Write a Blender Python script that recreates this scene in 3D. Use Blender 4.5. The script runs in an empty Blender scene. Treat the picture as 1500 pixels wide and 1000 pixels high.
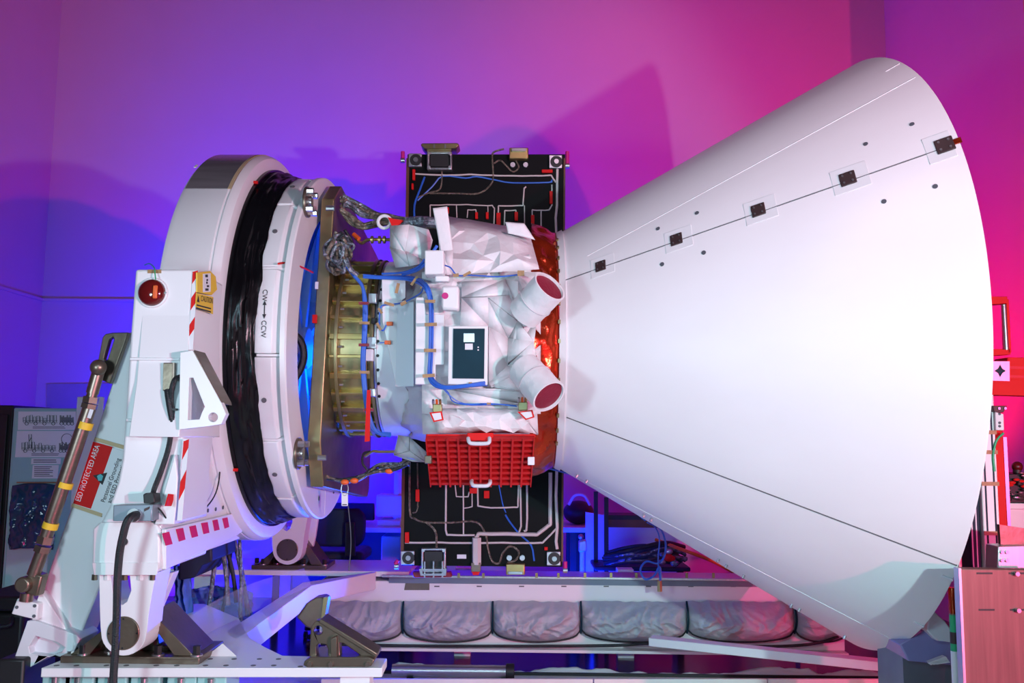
import bpy, math, random
from mathutils import Vector, Matrix, noise
from mathutils.geometry import tessellate_polygon
random.seed(7)
SC = bpy.context.scene
COL = SC.collection
H = 2.1                      # height of the fixture's rotation axis above the floor
V = Vector

# ---------------------------------------------------------------- camera
F = 1300.0
CAM = V((0, -5.0293, H - 0.4901))
yaw, pit, rol = -0.0084, 0.1065, 0.0095
fwd = V((math.sin(yaw) * math.cos(pit), math.cos(yaw) * math.cos(pit), math.sin(pit)))
r0 = V((math.cos(yaw), -math.sin(yaw), 0)); u0 = r0.cross(fwd)
RGT = r0 * math.cos(rol) + u0 * math.sin(rol)
UPV = -r0 * math.sin(rol) + u0 * math.cos(rol)
cd = bpy.data.cameras.new('camera'); cam = bpy.data.objects.new('camera', cd); COL.objects.link(cam)
cd.sensor_width = 36; cd.sensor_fit = 'HORIZONTAL'; cd.lens = F / 1500 * 36; cd.clip_end = 100
cam.matrix_world = Matrix(((RGT.x, UPV.x, -fwd.x, CAM.x), (RGT.y, UPV.y, -fwd.y, CAM.y), (RGT.z, UPV.z, -fwd.z, CAM.z), (0, 0, 0, 1)))
SC.camera = cam

def ray(px, py): return RGT * ((px - 750) / F) - UPV * ((py - 500) / F) + fwd
def at(px, py, Y):
    d = ray(px, py); return CAM + d * ((Y - CAM.y) / d.y)
def atz(px, py, Z):
    d = ray(px, py); return CAM + d * ((Z - CAM.z) / d.z)
def atx(px, py, X):
    d = ray(px, py); return CAM + d * ((X - CAM.x) / d.x)
def P(l, Y): return [at(a, b, Y) for a, b in l]

# ---------------------------------------------------------------- materials
def M(name, col, rough=0.5, metal=0.0, bump=0.0, bscale=30.0, var=0.06, vscale=6.0, alpha=None, trans=0.0, emit=None, coat=0.0, stretch=None, spec=None):
    m = bpy.data.materials.new(name); m.use_nodes = True
    nt = m.node_tree; b = nt.nodes['Principled BSDF']
    tc = nt.nodes.new('ShaderNodeTexCoord')
    n = nt.nodes.new('ShaderNodeTexNoise'); n.inputs['Scale'].default_value = vscale; n.inputs['Detail'].default_value = 4
    src = tc.outputs['Object']
    if stretch:
        mp = nt.nodes.new('ShaderNodeMapping'); mp.inputs['Scale'].default_value = stretch
        nt.links.new(src, mp.inputs[0]); src = mp.outputs[0]
    nt.links.new(src, n.inputs['Vector'])
    r = nt.nodes.new('ShaderNodeValToRGB')
    c0 = [max(0, c * (1 - var)) for c in col]; c1 = [min(1, c * (1 + var)) for c in col]
    r.color_ramp.elements[0].position = 0.3; r.color_ramp.elements[1].position = 0.7
    r.color_ramp.elements[0].color = (*c0, 1); r.color_ramp.elements[1].color = (*c1, 1)
    nt.links.new(n.outputs['Fac'], r.inputs['Fac']); nt.links.new(r.outputs['Color'], b.inputs['Base Color'])
    b.inputs['Roughness'].default_value = rough; b.inputs['Metallic'].default_value = metal
    if coat: b.inputs['Coat Weight'].default_value = coat
    if spec is not None: b.inputs['Specular IOR Level'].default_value = spec
    if trans: b.inputs['Transmission Weight'].default_value = trans
    if alpha is not None: b.inputs['Alpha'].default_value = alpha
    if bump:
        n2 = nt.nodes.new('ShaderNodeTexNoise'); n2.inputs['Scale'].default_value = bscale; n2.inputs['Detail'].default_value = 5
        nt.links.new(src, n2.inputs['Vector'])
        bp = nt.nodes.new('ShaderNodeBump'); bp.inputs['Strength'].default_value = bump; bp.inputs['Distance'].default_value = 0.02
        nt.links.new(n2.outputs['Fac'], bp.inputs['Height']); nt.links.new(bp.outputs['Normal'], b.inputs['Normal'])
    if emit:
        b.inputs['Emission Color'].default_value = (*emit[:3], 1); b.inputs['Emission Strength'].default_value = emit[3]
    return m

m_wall = M('wall paint tinted for coloured light', (0.72, 0.34, 0.50), 0.75, bump=0.03, bscale=120, var=0.015, vscale=2)  # pink and violet light is put into this mauve base colour
m_floor = M('pale floor tile', (0.80, 0.79, 0.74), 0.35, var=0.04)
m_sheet = M('dark glossy floor sheet', (0.03, 0.02, 0.04), 0.16, bump=0.05, bscale=5, var=0.2, spec=0.25)
m_white = M('white gloss paint', (0.80, 0.80, 0.81), 0.38, var=0.015, vscale=3)
m_shell = M('satin white shield skin', (0.83, 0.83, 0.84), 0.42, var=0.02, vscale=1.2, stretch=(0.5, 3, 3))
m_blank = M('white blanket film', (0.78, 0.77, 0.78), 0.45, bump=0.35, bscale=14, var=0.03)
m_greybl = M('pale grey blanket film', (0.55, 0.54, 0.57), 0.5, bump=0.5, bscale=12, var=0.06)
m_fabric = M('grey padded fabric', (0.46, 0.47, 0.50), 0.85, bump=0.25, bscale=35, var=0.06)
m_black = M('black plastic film', (0.004, 0.004, 0.005), 0.27, bump=0.12, bscale=9, var=0.3, spec=0.3)
m_blackm = M('matt black plastic', (0.012, 0.012, 0.014), 0.5, var=0.2)
m_rubber = M('black rubber', (0.010, 0.012, 0.015), 0.4, bump=0.3, bscale=200, var=0.2)
m_navy = M('dark navy upholstery', (0.012, 0.014, 0.04), 0.6, var=0.2)
m_panel = M('black composite panel', (0.0035, 0.0045, 0.005), 0.5, var=0.25, vscale=3, spec=0.12)
m_copperedge = M('brown panel edge', (0.12, 0.04, 0.02), 0.5)
m_gold = M('gold passivated metal', (0.50, 0.38, 0.15), 0.34, 0.9, bump=0.05, bscale=18, var=0.12)
m_goldd = M('dull olive gold metal', (0.36, 0.30, 0.15), 0.38, 0.85, bump=0.05, bscale=12, var=0.22)
m_bronze = M('brown bronze metal', (0.20, 0.155, 0.115), 0.36, 0.75, bump=0.06, bscale=25, var=0.15)
m_bronzel = M('pale bronze steel', (0.26, 0.19, 0.155), 0.36, 0.85, var=0.1, stretch=(1, 1, 8))
m_steel = M('bare steel', (0.55, 0.55, 0.56), 0.3, 0.9, var=0.08)
m_alu = M('brushed aluminium', (0.60, 0.60, 0.62), 0.35, 0.85, var=0.06, vscale=10, stretch=(8, 8, 0.6))
m_greyband = M('grey glossy wrap film', (0.25, 0.235, 0.25), 0.2, 0.4, bump=0.12, bscale=4, var=0.15, stretch=(0.4, 3, 3))
m_foil = M('red orange metal foil', (0.50, 0.045, 0.012), 0.22, 0.72, bump=0.6, bscale=7, var=0.35, vscale=5)
m_red = M('red anodised metal', (0.50, 0.008, 0.010), 0.42, 0.15, var=0.15)
m_redp = M('bright red plastic and red lit rails', (0.66, 0.012, 0.012), 0.6, var=0.08, spec=0.2)  # also the rail frame's bars, with their red light put into the colour
m_orange = M('orange plastic', (0.75, 0.12, 0.02), 0.4)
m_mag = M('magenta sticker', (0.55, 0.01, 0.20), 0.5)
m_capred = M('dark pink lens cover', (0.22, 0.007, 0.03), 0.5, bump=0.2, bscale=60, var=0.15)
m_blue = M('blue cable jacket', (0.03, 0.14, 0.62), 0.4, var=0.15)
m_bluefilm = M('blue plastic film', (0.10, 0.22, 0.62), 0.3, bump=0.5, bscale=20, var=0.3)
m_teal = M('dark teal glass', (0.006, 0.032, 0.05), 0.45, var=0.2, spec=0.15)
m_tealpaint = M('grey teal cabinet paint', (0.30, 0.56, 0.54), 0.5, var=0.04)
m_tape = M('brown polyimide tape', (0.36, 0.21, 0.09), 0.45, var=0.2, vscale=40)
m_maskt = M('beige masking tape', (0.55, 0.42, 0.24), 0.7, var=0.06)
m_yellow = M('yellow label', (0.80, 0.52, 0.03), 0.5, var=0.05)
m_paper = M('white paper', (0.75, 0.77, 0.80), 0.7, var=0.02)
m_ink = M('black ink', (0.015, 0.015, 0.02), 0.6)
m_inkgrey = M('dark grey ink', (0.09, 0.10, 0.12), 0.7)
m_cream = M('ivory cable sleeve', (0.62, 0.58, 0.55), 0.55, var=0.08)
m_harn = M('braided harness sleeve', (0.20, 0.17, 0.13), 0.35, 0.55, bump=0.9, bscale=60, var=0.6, vscale=35)
m_fcable = M('foil wrapped cable', (0.20, 0.22, 0.26), 0.25, 0.6, bump=0.9, bscale=40, var=0.6, vscale=30)
m_greyplate = M('blue grey painted steel', (0.68, 0.71, 0.75), 0.4, var=0.02)
m_glass = M('dark red lamp lens', (0.13, 0.008, 0.008), 0.12, coat=0.6, var=0.1)
m_copper = M('pink copper brushed metal', (0.20, 0.085, 0.08), 0.45, 0.4, bump=0.03, var=0.18, vscale=14, stretch=(3, 3, 0.15))
m_film = M('clear plastic film', (0.75, 0.75, 0.85), 0.12, bump=0.3, bscale=9, alpha=0.2)
m_galv = M('dull galvanised steel', (0.22, 0.26, 0.31), 0.4, 0.5, var=0.1)
m_groove = M('dark grey seam', (0.12, 0.12, 0.13), 0.7)  # one dark grey for seams, slots and bolt holes
m_green = M('green tape', (0.02, 0.40, 0.16), 0.5)
m_clip = M('dark brown clip plate', (0.06, 0.035, 0.035), 0.5, 0.3, var=0.2)

# ---------------------------------------------------------------- mesh builder
ORG = {}
def tag(o, label=None, cat=None, group=None, kind=None):
    if label: o['label'] = label
    if cat: o['category'] = cat
    if group: o['group'] = group
    if kind: o['kind'] = kind
    return o
def thing(name, label, cat, loc, group=None):
    o = bpy.data.objects.new(name, None); COL.objects.link(o); o.location = loc; o.empty_display_size = 0.1
    ORG[o.name] = V(loc)
    return tag(o, label, cat, group)

def smooth_path(pts, k=5):
    pts = [V(p) for p in pts]
    if len(pts) < 3: return pts
    q = [pts[0] * 2 - pts[1]] + pts + [pts[-1] * 2 - pts[-2]]
    out = []
    for i in range(1, len(q) - 2):
        a, b, c, d = q[i - 1:i + 3]
        for j in range(k):
            t = j / k
            out.append(0.5 * ((2 * b) + (c - a) * t + (2 * a - 5 * b + 4 * c - d) * t * t + (3 * b - a - 3 * c + d) * t ** 3))
    out.append(pts[-1]); return out

class MB:
    def __init__(s): s.v = []; s.f = []; s.mi = []; s.cur = 0
    def add(s, vs, fs):
        o = len(s.v); s.v += [V(p) for p in vs]
        for f in fs: s.f.append([i + o for i in f]); s.mi.append(s.cur)
        return s
    def bx(s, x0, x1, y0, y1, z0, z1):
        return s.add([(x, y, z) for x in (x0, x1) for y in (y0, y1) for z in (z0, z1)],
                     [(0, 1, 3, 2), (4, 6, 7, 5), (0, 4, 5, 1), (2, 3, 7, 6), (0, 2, 6, 4), (1, 5, 7, 3)])
    def obox(s, c, ex, ey, ez):           # half-extent vectors
        c = V(c)
        return s.add([c + ex * a + ey * b + ez * d for a in (-1, 1) for b in (-1, 1) for d in (-1, 1)],
                     [(0, 1, 3, 2), (4, 6, 7, 5), (0, 4, 5, 1), (2, 3, 7, 6), (0, 2, 6, 4), (1, 5, 7, 3)])
    def prism(s, pts, vec, holes=()):
        vec = V(vec); loops = [[V(p) for p in pts]] + [[V(p) for p in h] for h in holes]
        tri = tessellate_polygon(loops); flat = [p for l in loops for p in l]; n = len(flat)
        fs = [tuple(t) for t in tri] + [tuple(i + n for i in reversed(t)) for t in tri]
        o = 0
        for l in loops:
            k = len(l)
            fs += [(o + i, o + (i + 1) % k, o + (i + 1) % k + n, o + i + n) for i in range(k)]; o += k
        return s.add(flat + [p + vec for p in flat], fs)
    def px(s, pts, Y0, Y1, holes=()):
        return s.prism(P(pts, Y0), (0, Y1 - Y0, 0), [P(h, Y0) for h in holes])
    def cyl(s, p0, p1, ra, rb=None, n=20):
        p0, p1 = V(p0), V(p1); rb = ra if rb is None else rb
        d = (p1 - p0).normalized(); a = d.orthogonal().normalized(); b = d.cross(a)
        vs = []
        for p, r in ((p0, ra), (p1, rb)):
            vs += [p + (a * math.cos(t) + b * math.sin(t)) * r for t in (2 * math.pi * i / n for i in range(n))]
        return s.add(vs, [(i, (i + 1) % n, (i + 1) % n + n, i + n) for i in range(n)] + [tuple(range(n))[::-1], tuple(range(n, 2 * n))])
    def tube(s, pts, r, n=8, k=5, sm=True):
        pts = smooth_path(pts, k) if sm else [V(p) for p in pts]
        vs = []; m = len(pts); a = None
        for i, p in enumerate(pts):
            d = (pts[min(i + 1, m - 1)] - pts[max(i - 1, 0)])
            d = d.normalized() if d.length > 1e-9 else V((0, 0, 1))
            a = d.orthogonal().normalized() if a is None else (a - d * a.dot(d)).normalized()
            b = d.cross(a); rr = r(i / (m - 1)) if callable(r) else r
            vs += [p + (a * math.cos(t) + b * math.sin(t)) * rr for t in (2 * math.pi * j / n for j in range(n))]
        fs = [(i * n + j, i * n + (j + 1) % n, (i + 1) * n + (j + 1) % n, (i + 1) * n + j) for i in range(m - 1) for j in range(n)]
        return s.add(vs, fs + [tuple(range(n))[::-1], tuple(range((m - 1) * n, m * n))])
    def lathe(s, prof, n=96, t0=0.0, t1=2 * math.pi, closed=False, wob=None):   # about the fixture axis (X), t=0 faces the camera, t=pi/2 up
        full = abs(t1 - t0 - 2 * math.pi) < 1e-6; m = n if full else n + 1; k = len(prof); vs = []
        for i in range(m):
            t = t0 + (t1 - t0) * i / n
            for j, (x, r) in enumerate(prof):
                dx, dr = wob(t, j / (k - 1), x, r) if wob else (0, 0)
                vs.append((x + dx, -(r + dr) * math.cos(t), H + (r + dr) * math.sin(t)))
        fs = []
        for i in range(n):
            for j in range(k if closed else k - 1):
                fs.append((i * k + j, i * k + (j + 1) % k, ((i + 1) % m) * k + (j + 1) % k, ((i + 1) % m) * k + j))
        if closed and not full: fs += [tuple(range(k)), tuple(range((m - 1) * k, m * k))[::-1]]
        return s.add(vs, fs)
    def grid(s, fn, nu, nv):
        vs = [fn(i / nu, j / nv) for i in range(nu + 1) for j in range(nv + 1)]; w = nv + 1
        return s.add(vs, [(i * w + j, (i + 1) * w + j, (i + 1) * w + j + 1, i * w + j + 1) for i in range(nu) for j in range(nv)])
    def ball(s, c, r, sc=(1, 1, 1), nu=20, nv=12):
        c = V(c)
        def fn(u, v):
            a = u * 2 * math.pi; b = (v - 0.5) * math.pi
            return c + V((math.cos(a) * math.cos(b) * sc[0], math.sin(a) * math.cos(b) * sc[1], math.sin(b) * sc[2])) * r
        return s.grid(fn, nu, nv)
    def text(s, txt, org, rv, uv, size, ext=0.0015, align='LEFT', squeeze=1.0):
        cu = bpy.data.curves.new('t', 'FONT'); cu.body = txt; cu.size = 1.0; cu.align_x = align; cu.extrude = 0.0
        o = bpy.data.objects.new('t', cu); COL.objects.link(o)
        dg = bpy.context.evaluated_depsgraph_get(); me = bpy.data.meshes.new_from_object(o.evaluated_get(dg))
        org, rv, uv = V(org), V(rv).normalized(), V(uv).normalized(); nn = rv.cross(uv)
        s.add([org + rv * (v.co.x * size * squeeze) + uv * (v.co.y * size) + nn * ext for v in me.vertices], [tuple(p.vertices) for p in me.polygons])
        bpy.data.objects.remove(o); bpy.data.curves.remove(cu); bpy.data.meshes.remove(me); return s
    def build(s, name, mat, parent=None, bevel=0.0, solid=0.0, ang=35, label=None, seg=2, **tg):
        org = ORG[parent.name] if parent else None
        if org is None:
            lo = V([min(p[i] for p in s.v) for i in range(3)]); hi = V([max(p[i] for p in s.v) for i in range(3)])
            org = V(((lo.x + hi.x) / 2, (lo.y + hi.y) / 2, lo.z))
        me = bpy.data.meshes.new(name); me.from_pydata([p - org for p in s.v], [], s.f)
        mats = mat if isinstance(mat, (list, tuple)) else [mat]
        for m in mats: me.materials.append(m)
        if len(mats) > 1: me.polygons.foreach_set('material_index', s.mi)
        import bmesh
        bm = bmesh.new(); bm.from_mesh(me); bmesh.ops.recalc_face_normals(bm, faces=bm.faces); bm.to_mesh(me); bm.free()
        me.polygons.foreach_set('use_smooth', [True] * len(me.polygons)); me.set_sharp_from_angle(angle=math.radians(ang)); me.update()
        o = bpy.data.objects.new(name, me); COL.objects.link(o)
        if parent: o.parent = parent; ORG[o.name] = org
        else: o.location = org; ORG[o.name] = org
        if bevel:
            b = o.modifiers.new('bevel', 'BEVEL'); b.width = bevel; b.segments = seg; b.limit_method = 'ANGLE'; b.angle_limit = math.radians(40)
        if solid:
            b = o.modifiers.new('solid', 'SOLIDIFY'); b.thickness = solid
        return tag(o, label, **tg)

def clone(o, d, parent=None, label=None):          # a copy of a thing or part, shifted, with its children
    c = o.copy(); COL.objects.link(c); c.parent = parent
    if parent is None: c.location = o.location + V(d)
    ORG[c.name] = ORG[o.name]
    if label: c['label'] = label
    for ch in list(o.children):
        if ch.name != c.name: clone(ch, d, c)
    return c
def fbm(p, s=1.0): return noise.fractal(V(p) * s, 1.0, 2.0, 4)

# ================================================================ room
W = 4.0
XL = at(62, 437, W).x; XR = at(1297, 60, W).x
def struct(name, mb, mat, **k): return mb.build(name, mat, kind='structure', **k)
struct('floor', MB().bx(-7, 7, -9, W, -0.1, 0), m_floor)
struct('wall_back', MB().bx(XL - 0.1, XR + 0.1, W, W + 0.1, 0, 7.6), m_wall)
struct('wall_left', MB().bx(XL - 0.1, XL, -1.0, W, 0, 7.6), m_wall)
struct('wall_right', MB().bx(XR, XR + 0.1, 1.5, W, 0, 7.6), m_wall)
zc = at(120, 439, W).z
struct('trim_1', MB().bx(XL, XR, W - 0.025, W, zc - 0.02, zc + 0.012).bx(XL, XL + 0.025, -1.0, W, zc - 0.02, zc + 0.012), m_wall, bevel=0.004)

# pale tiles show only nearer than the dark sheet
YS = atz(900, 986, 0.0).y
mb = MB(); mb.bx(-6.0, 4.5, YS, W - 0.05, 0.001, 0.006)
tag(mb.build('floor_sheet', m_sheet), 'large dark glossy plastic sheet covering the floor under the white beam', 'floor covering')
mb = MB()
xa, xb = atz(575, 987, 0.0).x, atz(1395, 987, 0.0).x
def torn(u, v):
    x = xa + (xb - xa) * u; w = 0.055 + 0.05 * fbm((x, 2, 0), 2.3) - 0.05 * max(0, fbm((x, 9, 0), 5) * 1.5)
    return (x, YS - 0.055 + 0.03 * v + 0.01 * fbm((x, v, 1), 4), 0.007 + max(0.004, 0.034 + 0.05 * fbm((x, 2, 0), 2.3) - 0.03 * abs(fbm((x, 9, 0), 5))) * v)
mb.grid(torn, 120, 4)
tag(mb.build('plastic_liner', m_paper, solid=0.003), 'white plastic liner with a torn wavy edge along the front of the dark floor sheet', 'liner')
tag(MB().bx(xa - 0.3, xb + 0.1, YS - 0.08, YS - 0.062, 0.0, 0.02).build('edge_strip', m_blackm, bevel=0.003), 'thin black strip along the front of the dark floor sheet', 'edge strip')

# ================================================================ lights
def area(name, loc, tgt, size, col, power, spread=180, sy=None):
    l = bpy.data.lights.new(name, 'AREA'); o = bpy.data.objects.new(name, l); COL.objects.link(o)
    l.energy = power; l.color = col; l.size = size; l.spread = math.radians(spread)
    if sy: l.shape = 'RECTANGLE'; l.size_y = sy
    o.location = loc; o.rotation_euler = (V(tgt) - V(loc)).to_track_quat('-Z', 'Y').to_euler(); return o
def spot(name, loc, tgt, ang, col, power, rad=0.1, blend=0.5):
    l = bpy.data.lights.new(name, 'SPOT'); o = bpy.data.objects.new(name, l); COL.objects.link(o)
    l.energy = power; l.color = col; l.spot_size = math.radians(ang); l.spot_blend = blend; l.shadow_soft_size = rad
    o.location = loc; o.rotation_euler = (V(tgt) - V(loc)).to_track_quat('-Z', 'Y').to_euler(); return o
cz = CAM.z
spot('key_flash', (2.27, -4.85, 1.76), (-0.55, 0, 1.9), 76, (0.64, 0.98, 1.0), 465, 0.05, 0.3)
spot('red_side', (5.3, -8.4, 1.45), (-0.3, 3.0, 2.4), 75, (1.0, 0.04, 0.26), 1500, 0.08, 0.5)
spot('front_fill', (-0.2, -4.7, cz + 0.9), (0.3, 0, 1.8), 100, (0.48, 0.82, 1.0), 105, 0.3, 0.5)
spot('side_fill_left', (-2.0, -4.3, cz + 0.1), (-1.2, 0, 1.9), 95, (0.62, 0.88, 1.0), 170, 0.25, 0.6)  # unseen spot, added to lift the leg in the column's shade
spot('upper_fill', (1.2, -3.4, 4.9), (0.8, 0, 2.5), 66, (1.0, 0.65, 0.85), 143, 0.3, 0.7)  # unseen spot, added to tint the upper side of the cone
spot('low_fill', (0.0, -4.6, 0.65), (0.9, 0, 1.5), 80, (0.2, 0.75, 1.0), 45, 0.2, 0.6)
spot('magenta_top', (1.3, 0.8, 6.6), (1.1, 3.5, 4.4), 105, (1.0, 0.02, 0.46), 155, 0.4, 1.0)  # unseen wash, added to redden the upper back wall
spot('violet_top', (-1.6, 0.6, 6.6), (-1.7, 3.5, 3.8), 95, (0.0, 0.0, 1.0), 75, 0.4, 1.0)
area('blue_floor', (-2.9, 1.8, 0.72), (-2.4, 4.0, 2.6), 0.5, (0.0, 0.008, 1.0), 340, 150)
area('blue_centre', (0.2, 2.0, 0.35), (0.2, 3.5, 3.0), 0.8, (0.0, 0.02, 1.0), 48)
area('blue_bore_fill', (-1.12, 0.30, H - 0.1), (-1.5, -0.2, H), 0.3, (0.0, 0.06, 1.0), 9)  # unseen lamp, added to turn the inside of the bore blue
area('blue_under', (-0.75, 1.0, 0.55), (-0.95, -0.6, 0.9), 0.3, (0.0, 0.05, 1.0), 17, 140)
spot('magenta_corner', (2.3, 2.6, 0.6), (3.9, 2.6, 3.6), 80, (1.0, 0.004, 0.04), 540, 0.2, 0.8)
area('red_underside', (2.9, 0.5, 0.4), (2.0, -0.4, 1.6), 0.4, (1.0, 0.02, 0.04), 20)
w = bpy.data.worlds.new('world'); SC.world = w; w.use_nodes = True
w.node_tree.nodes['Background'].inputs[0].default_value = (0.16, 0.12, 0.34, 1); w.node_tree.nodes['Background'].inputs[1].default_value = 0.04
SC.view_settings.view_transform = 'Standard'; SC.view_settings.look = 'None'; SC.view_settings.exposure = 0.0; SC.view_settings.gamma = 1.0

# ================================================================ conical shield
XA, RA, XB, RB = 0.21, 0.655, 1.838, 1.60
SL = (RB - RA) / (XB - XA)
def oncone(px, py):                    # point of the shield skin behind a pixel, with its along, around and outward directions
    d = ray(px, py); o = CAM - V((0, 0, H))
    k = RA - SL * XA                   # r = k + SL x
    A = d.y ** 2 + d.z ** 2 - (SL * d.x) ** 2
    B = 2 * (o.y * d.y + o.z * d.z - SL * d.x * (k + SL * o.x))
    C = o.y ** 2 + o.z ** 2 - (k + SL * o.x) ** 2
    t = (-B - math.sqrt(max(0, B * B - 4 * A * C))) / (2 * A)
    p = o + d * t; rad = V((0, p.y, p.z)).normalized()
    al = (V((1, 0, 0)) + rad * SL).normalized(); nrm = (rad - V((1, 0, 0)) * SL).normalized()
    return p + V((0, 0, H)), al, nrm.cross(al), nrm
cone = thing('conical_shield', 'huge white conical shield opening to the right of the spacecraft', 'shield', (1.0, 0, H))
T = 0.012
MB().lathe([(XA, RA), (XB - 0.01, RB - 0.006), (XB, RB - 0.004), (XB, RB - 0.016), (XB - 0.01, RB - 0.022), (XA, RA - T)], 200, closed=True).build('outer_skin', m_shell, cone, ang=25)
MB().lathe([(XA + 0.0, RA - 0.06), (XB - 0.12, RB - 0.14), (XB - 0.12, RB - 0.15), (XA, RA - 0.07)], 120, closed=True).build('inner_skin', m_steel, cone)
MB().lathe([(XA - 0.012, RA - 0.02), (XA - 0.012, RA + 0.008), (XA + 0.02, RA + 0.024), (XA + 0.02, RA - 0.02)], 160, closed=True).build('end_ring', m_shell, cone)
def seam(p0, p1, r, mat, nm='seam', lift=0.0):
    pts = []
    for i in range(25):
        t = i / 24; p, a, b, n = oncone(p0[0] + (p1[0] - p0[0]) * t, p0[1] + (p1[1] - p0[1]) * t); pts.append(p + n * lift)
    return MB().tube(pts, r, 6, sm=False).build(nm, mat, cone)
seam((829, 410), (1408, 208), 0.0028, m_groove)
seam((830, 611), (1402, 828), 0.0032, m_groove)
seam((860, 375), (1341, 113), 0.0018, m_shell, 'weld_ridge', 0.0)
seam((830, 690), (1310, 938), 0.0018, m_shell, 'weld_ridge', 0.0)
seam((1297, 105), (1318, 93), 0.0018, m_shell, 'weld_ridge', 0.0)
def cbox(mb, px, py, wx, wy, t0, t1, shift=(0, 0)):
    p, a, b, n = oncone(px, py)
    return mb.obox(p + n * (t0 + t1) / 2 + a * shift[0] + b * shift[1], a * wx / 2, b * wy / 2, n * (t1 - t0) / 2)
for (px, py), s in zip([(880, 390), (991, 351), (1111, 308), (1242, 262), (1384, 213)], (0.056, 0.06, 0.064, 0.068, 0.072)):
    MBp = MB(); cbox(MBp, px, py, s * (1.5 if px > 1380 else 2.3), s * 2.1, -0.001, 0.0012, (-0.022 if px > 1380 else 0.01, 0.0))
    MBp.build('doubler_pad', m_shell, cone, bevel=0.0012)
    pl = cbox(MB(), px, py, s, s * 1.08, 0.0, 0.007).build('clip_plate', m_clip, cone, bevel=0.005, seg=3)
    p, a, b, n = oncone(px, py)
    for i in (-1, 1):
        for j in (-1, 1):
            c = p + a * i * s * 0.27 + b * j * s * 0.30
            MB().cyl(c + n * 0.006, c + n * 0.0105, s * 0.075, n=8).build('screw', m_steel, pl)
for px, py in [(964, 335), (1021, 312), (970, 387), (1031, 370), (1268, 211), (1336, 182), (1295, 295), (1370, 273)]:
    p, a, b, n = oncone(px, py); MB().cyl(p - n * 0.002, p + n * 0.003, 0.0105, n=12).build('plug', m_inkgrey, cone)
p, a, b, n = oncone(1398, 208.5); MB().obox(p + n * 0.003, a * 0.028, b * 0.014, n * 0.002).build('foil_tab', m_foil, cone)
for px, py in [(846, 699), (860, 707), (944, 757), (955, 763), (1053, 823), (1065, 831), (1090, 846), (1160, 889), (1172, 895), (1238, 935)]:
    p, a, b, n = oncone(px, py - 4); MB().cyl(p, p + n * 0.018, 0.008, n=8).build('edge_bolt', m_steel, cone)
for px, py in [(1388, 846), (1346, 914)]:
    p, a, b, n = oncone(px, py); MB().obox(p, a * 0.022, b * 0.006, n * 0.004).build('edge_label', m_paper, cone)

# ================================================================ rotary table (drum) and its shroud
rot = thing('rotary_table', 'big white drum shaped rotary table with black shroud held in the white yoke', 'rotary table', (-1.35, 0, H))
RD = 1.0735
MB().lathe([(-1.72, 0.0), (-1.72, 0.72), (-1.665, RD - 0.05), (-1.652, RD - 0.014), (-1.625, RD - 0.002), (-1.425, RD), (-1.420, RD - 0.006), (-1.414, RD - 0.006), (-1.409, RD),
            (-1.392, RD - 0.003), (-1.372, RD - 0.018), (-1.362, RD - 0.045), (-1.362, 0.985), (-1.45, 0.975), (-1.45, 0.0)], 160).build('drum', m_white, rot, ang=28)
tw0, tw1 = math.asin((at(300, 278, -0.8).z - H) / RD), math.pi - 0.62
MB().lathe([(-1.635, RD + 0.003), (-1.428, RD + 0.004), (-1.428, RD + 0.001), (-1.635, RD)], 60, tw0, tw1, closed=True).build('wrap_band', m_greyband, rot)
MB().lathe([(-1.428, RD + 0.003), (-1.412, RD + 0.004), (-1.412, RD), (-1.428, RD)], 60, tw0, tw1 - 0.1, closed=True).build('tape_edge', m_maskt, rot)
p = at(290, 259, -0.62); rr = V((0, p.y, p.z - H)).normalized()
MB().obox(V((p.x, 0, H)) + rr * (RD + 0.006), V((0.006, 0, 0)), rr.cross(V((1, 0, 0))) * 0.016, rr * 0.002).build('label', m_paper, rot)
def wob(t, v, x, r):
    e = math.sin(math.pi * min(1, v * 1.15)) if v < 0.87 else 0.5
    lump = fbm((math.cos(t) * 3, math.sin(t) * 3, v * 2), 1.6)
    fold = 0.5 * fbm((math.cos(t) * 1.2, math.sin(t) * 1.2, v * 9), 1.5)
    return (0.016 * lump * (0.2 + v), (0.022 * lump + 0.010 * fold * (1 + 2.5 * max(0, math.cos(t - 0.05)) ** 8)) * (0.25 + v) * e)
prof = [(-1.37 + 0.152 * i / 20, 0.990 - 0.043 * i / 20) for i in range(21)]
MB().lathe(prof, 260, wob=wob).build('shroud', m_black, rot, ang=80)
MB().lathe([(-1.376, 0.998), (-1.345, 0.996), (-1.345, 0.986), (-1.376, 0.986)], 160, closed=True).build('shroud_band', m_black, rot)
for th in (0.90, -0.72):
    c = V((-1.352, -1.003 * math.cos(th), H + 1.003 * math.sin(th)))
    MB().cyl(c + V((-0.012, 0, 0)), c + V((0.010, 0, 0)), 0.008, n=10).build('red_pin', m_redp, rot)
    
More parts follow.
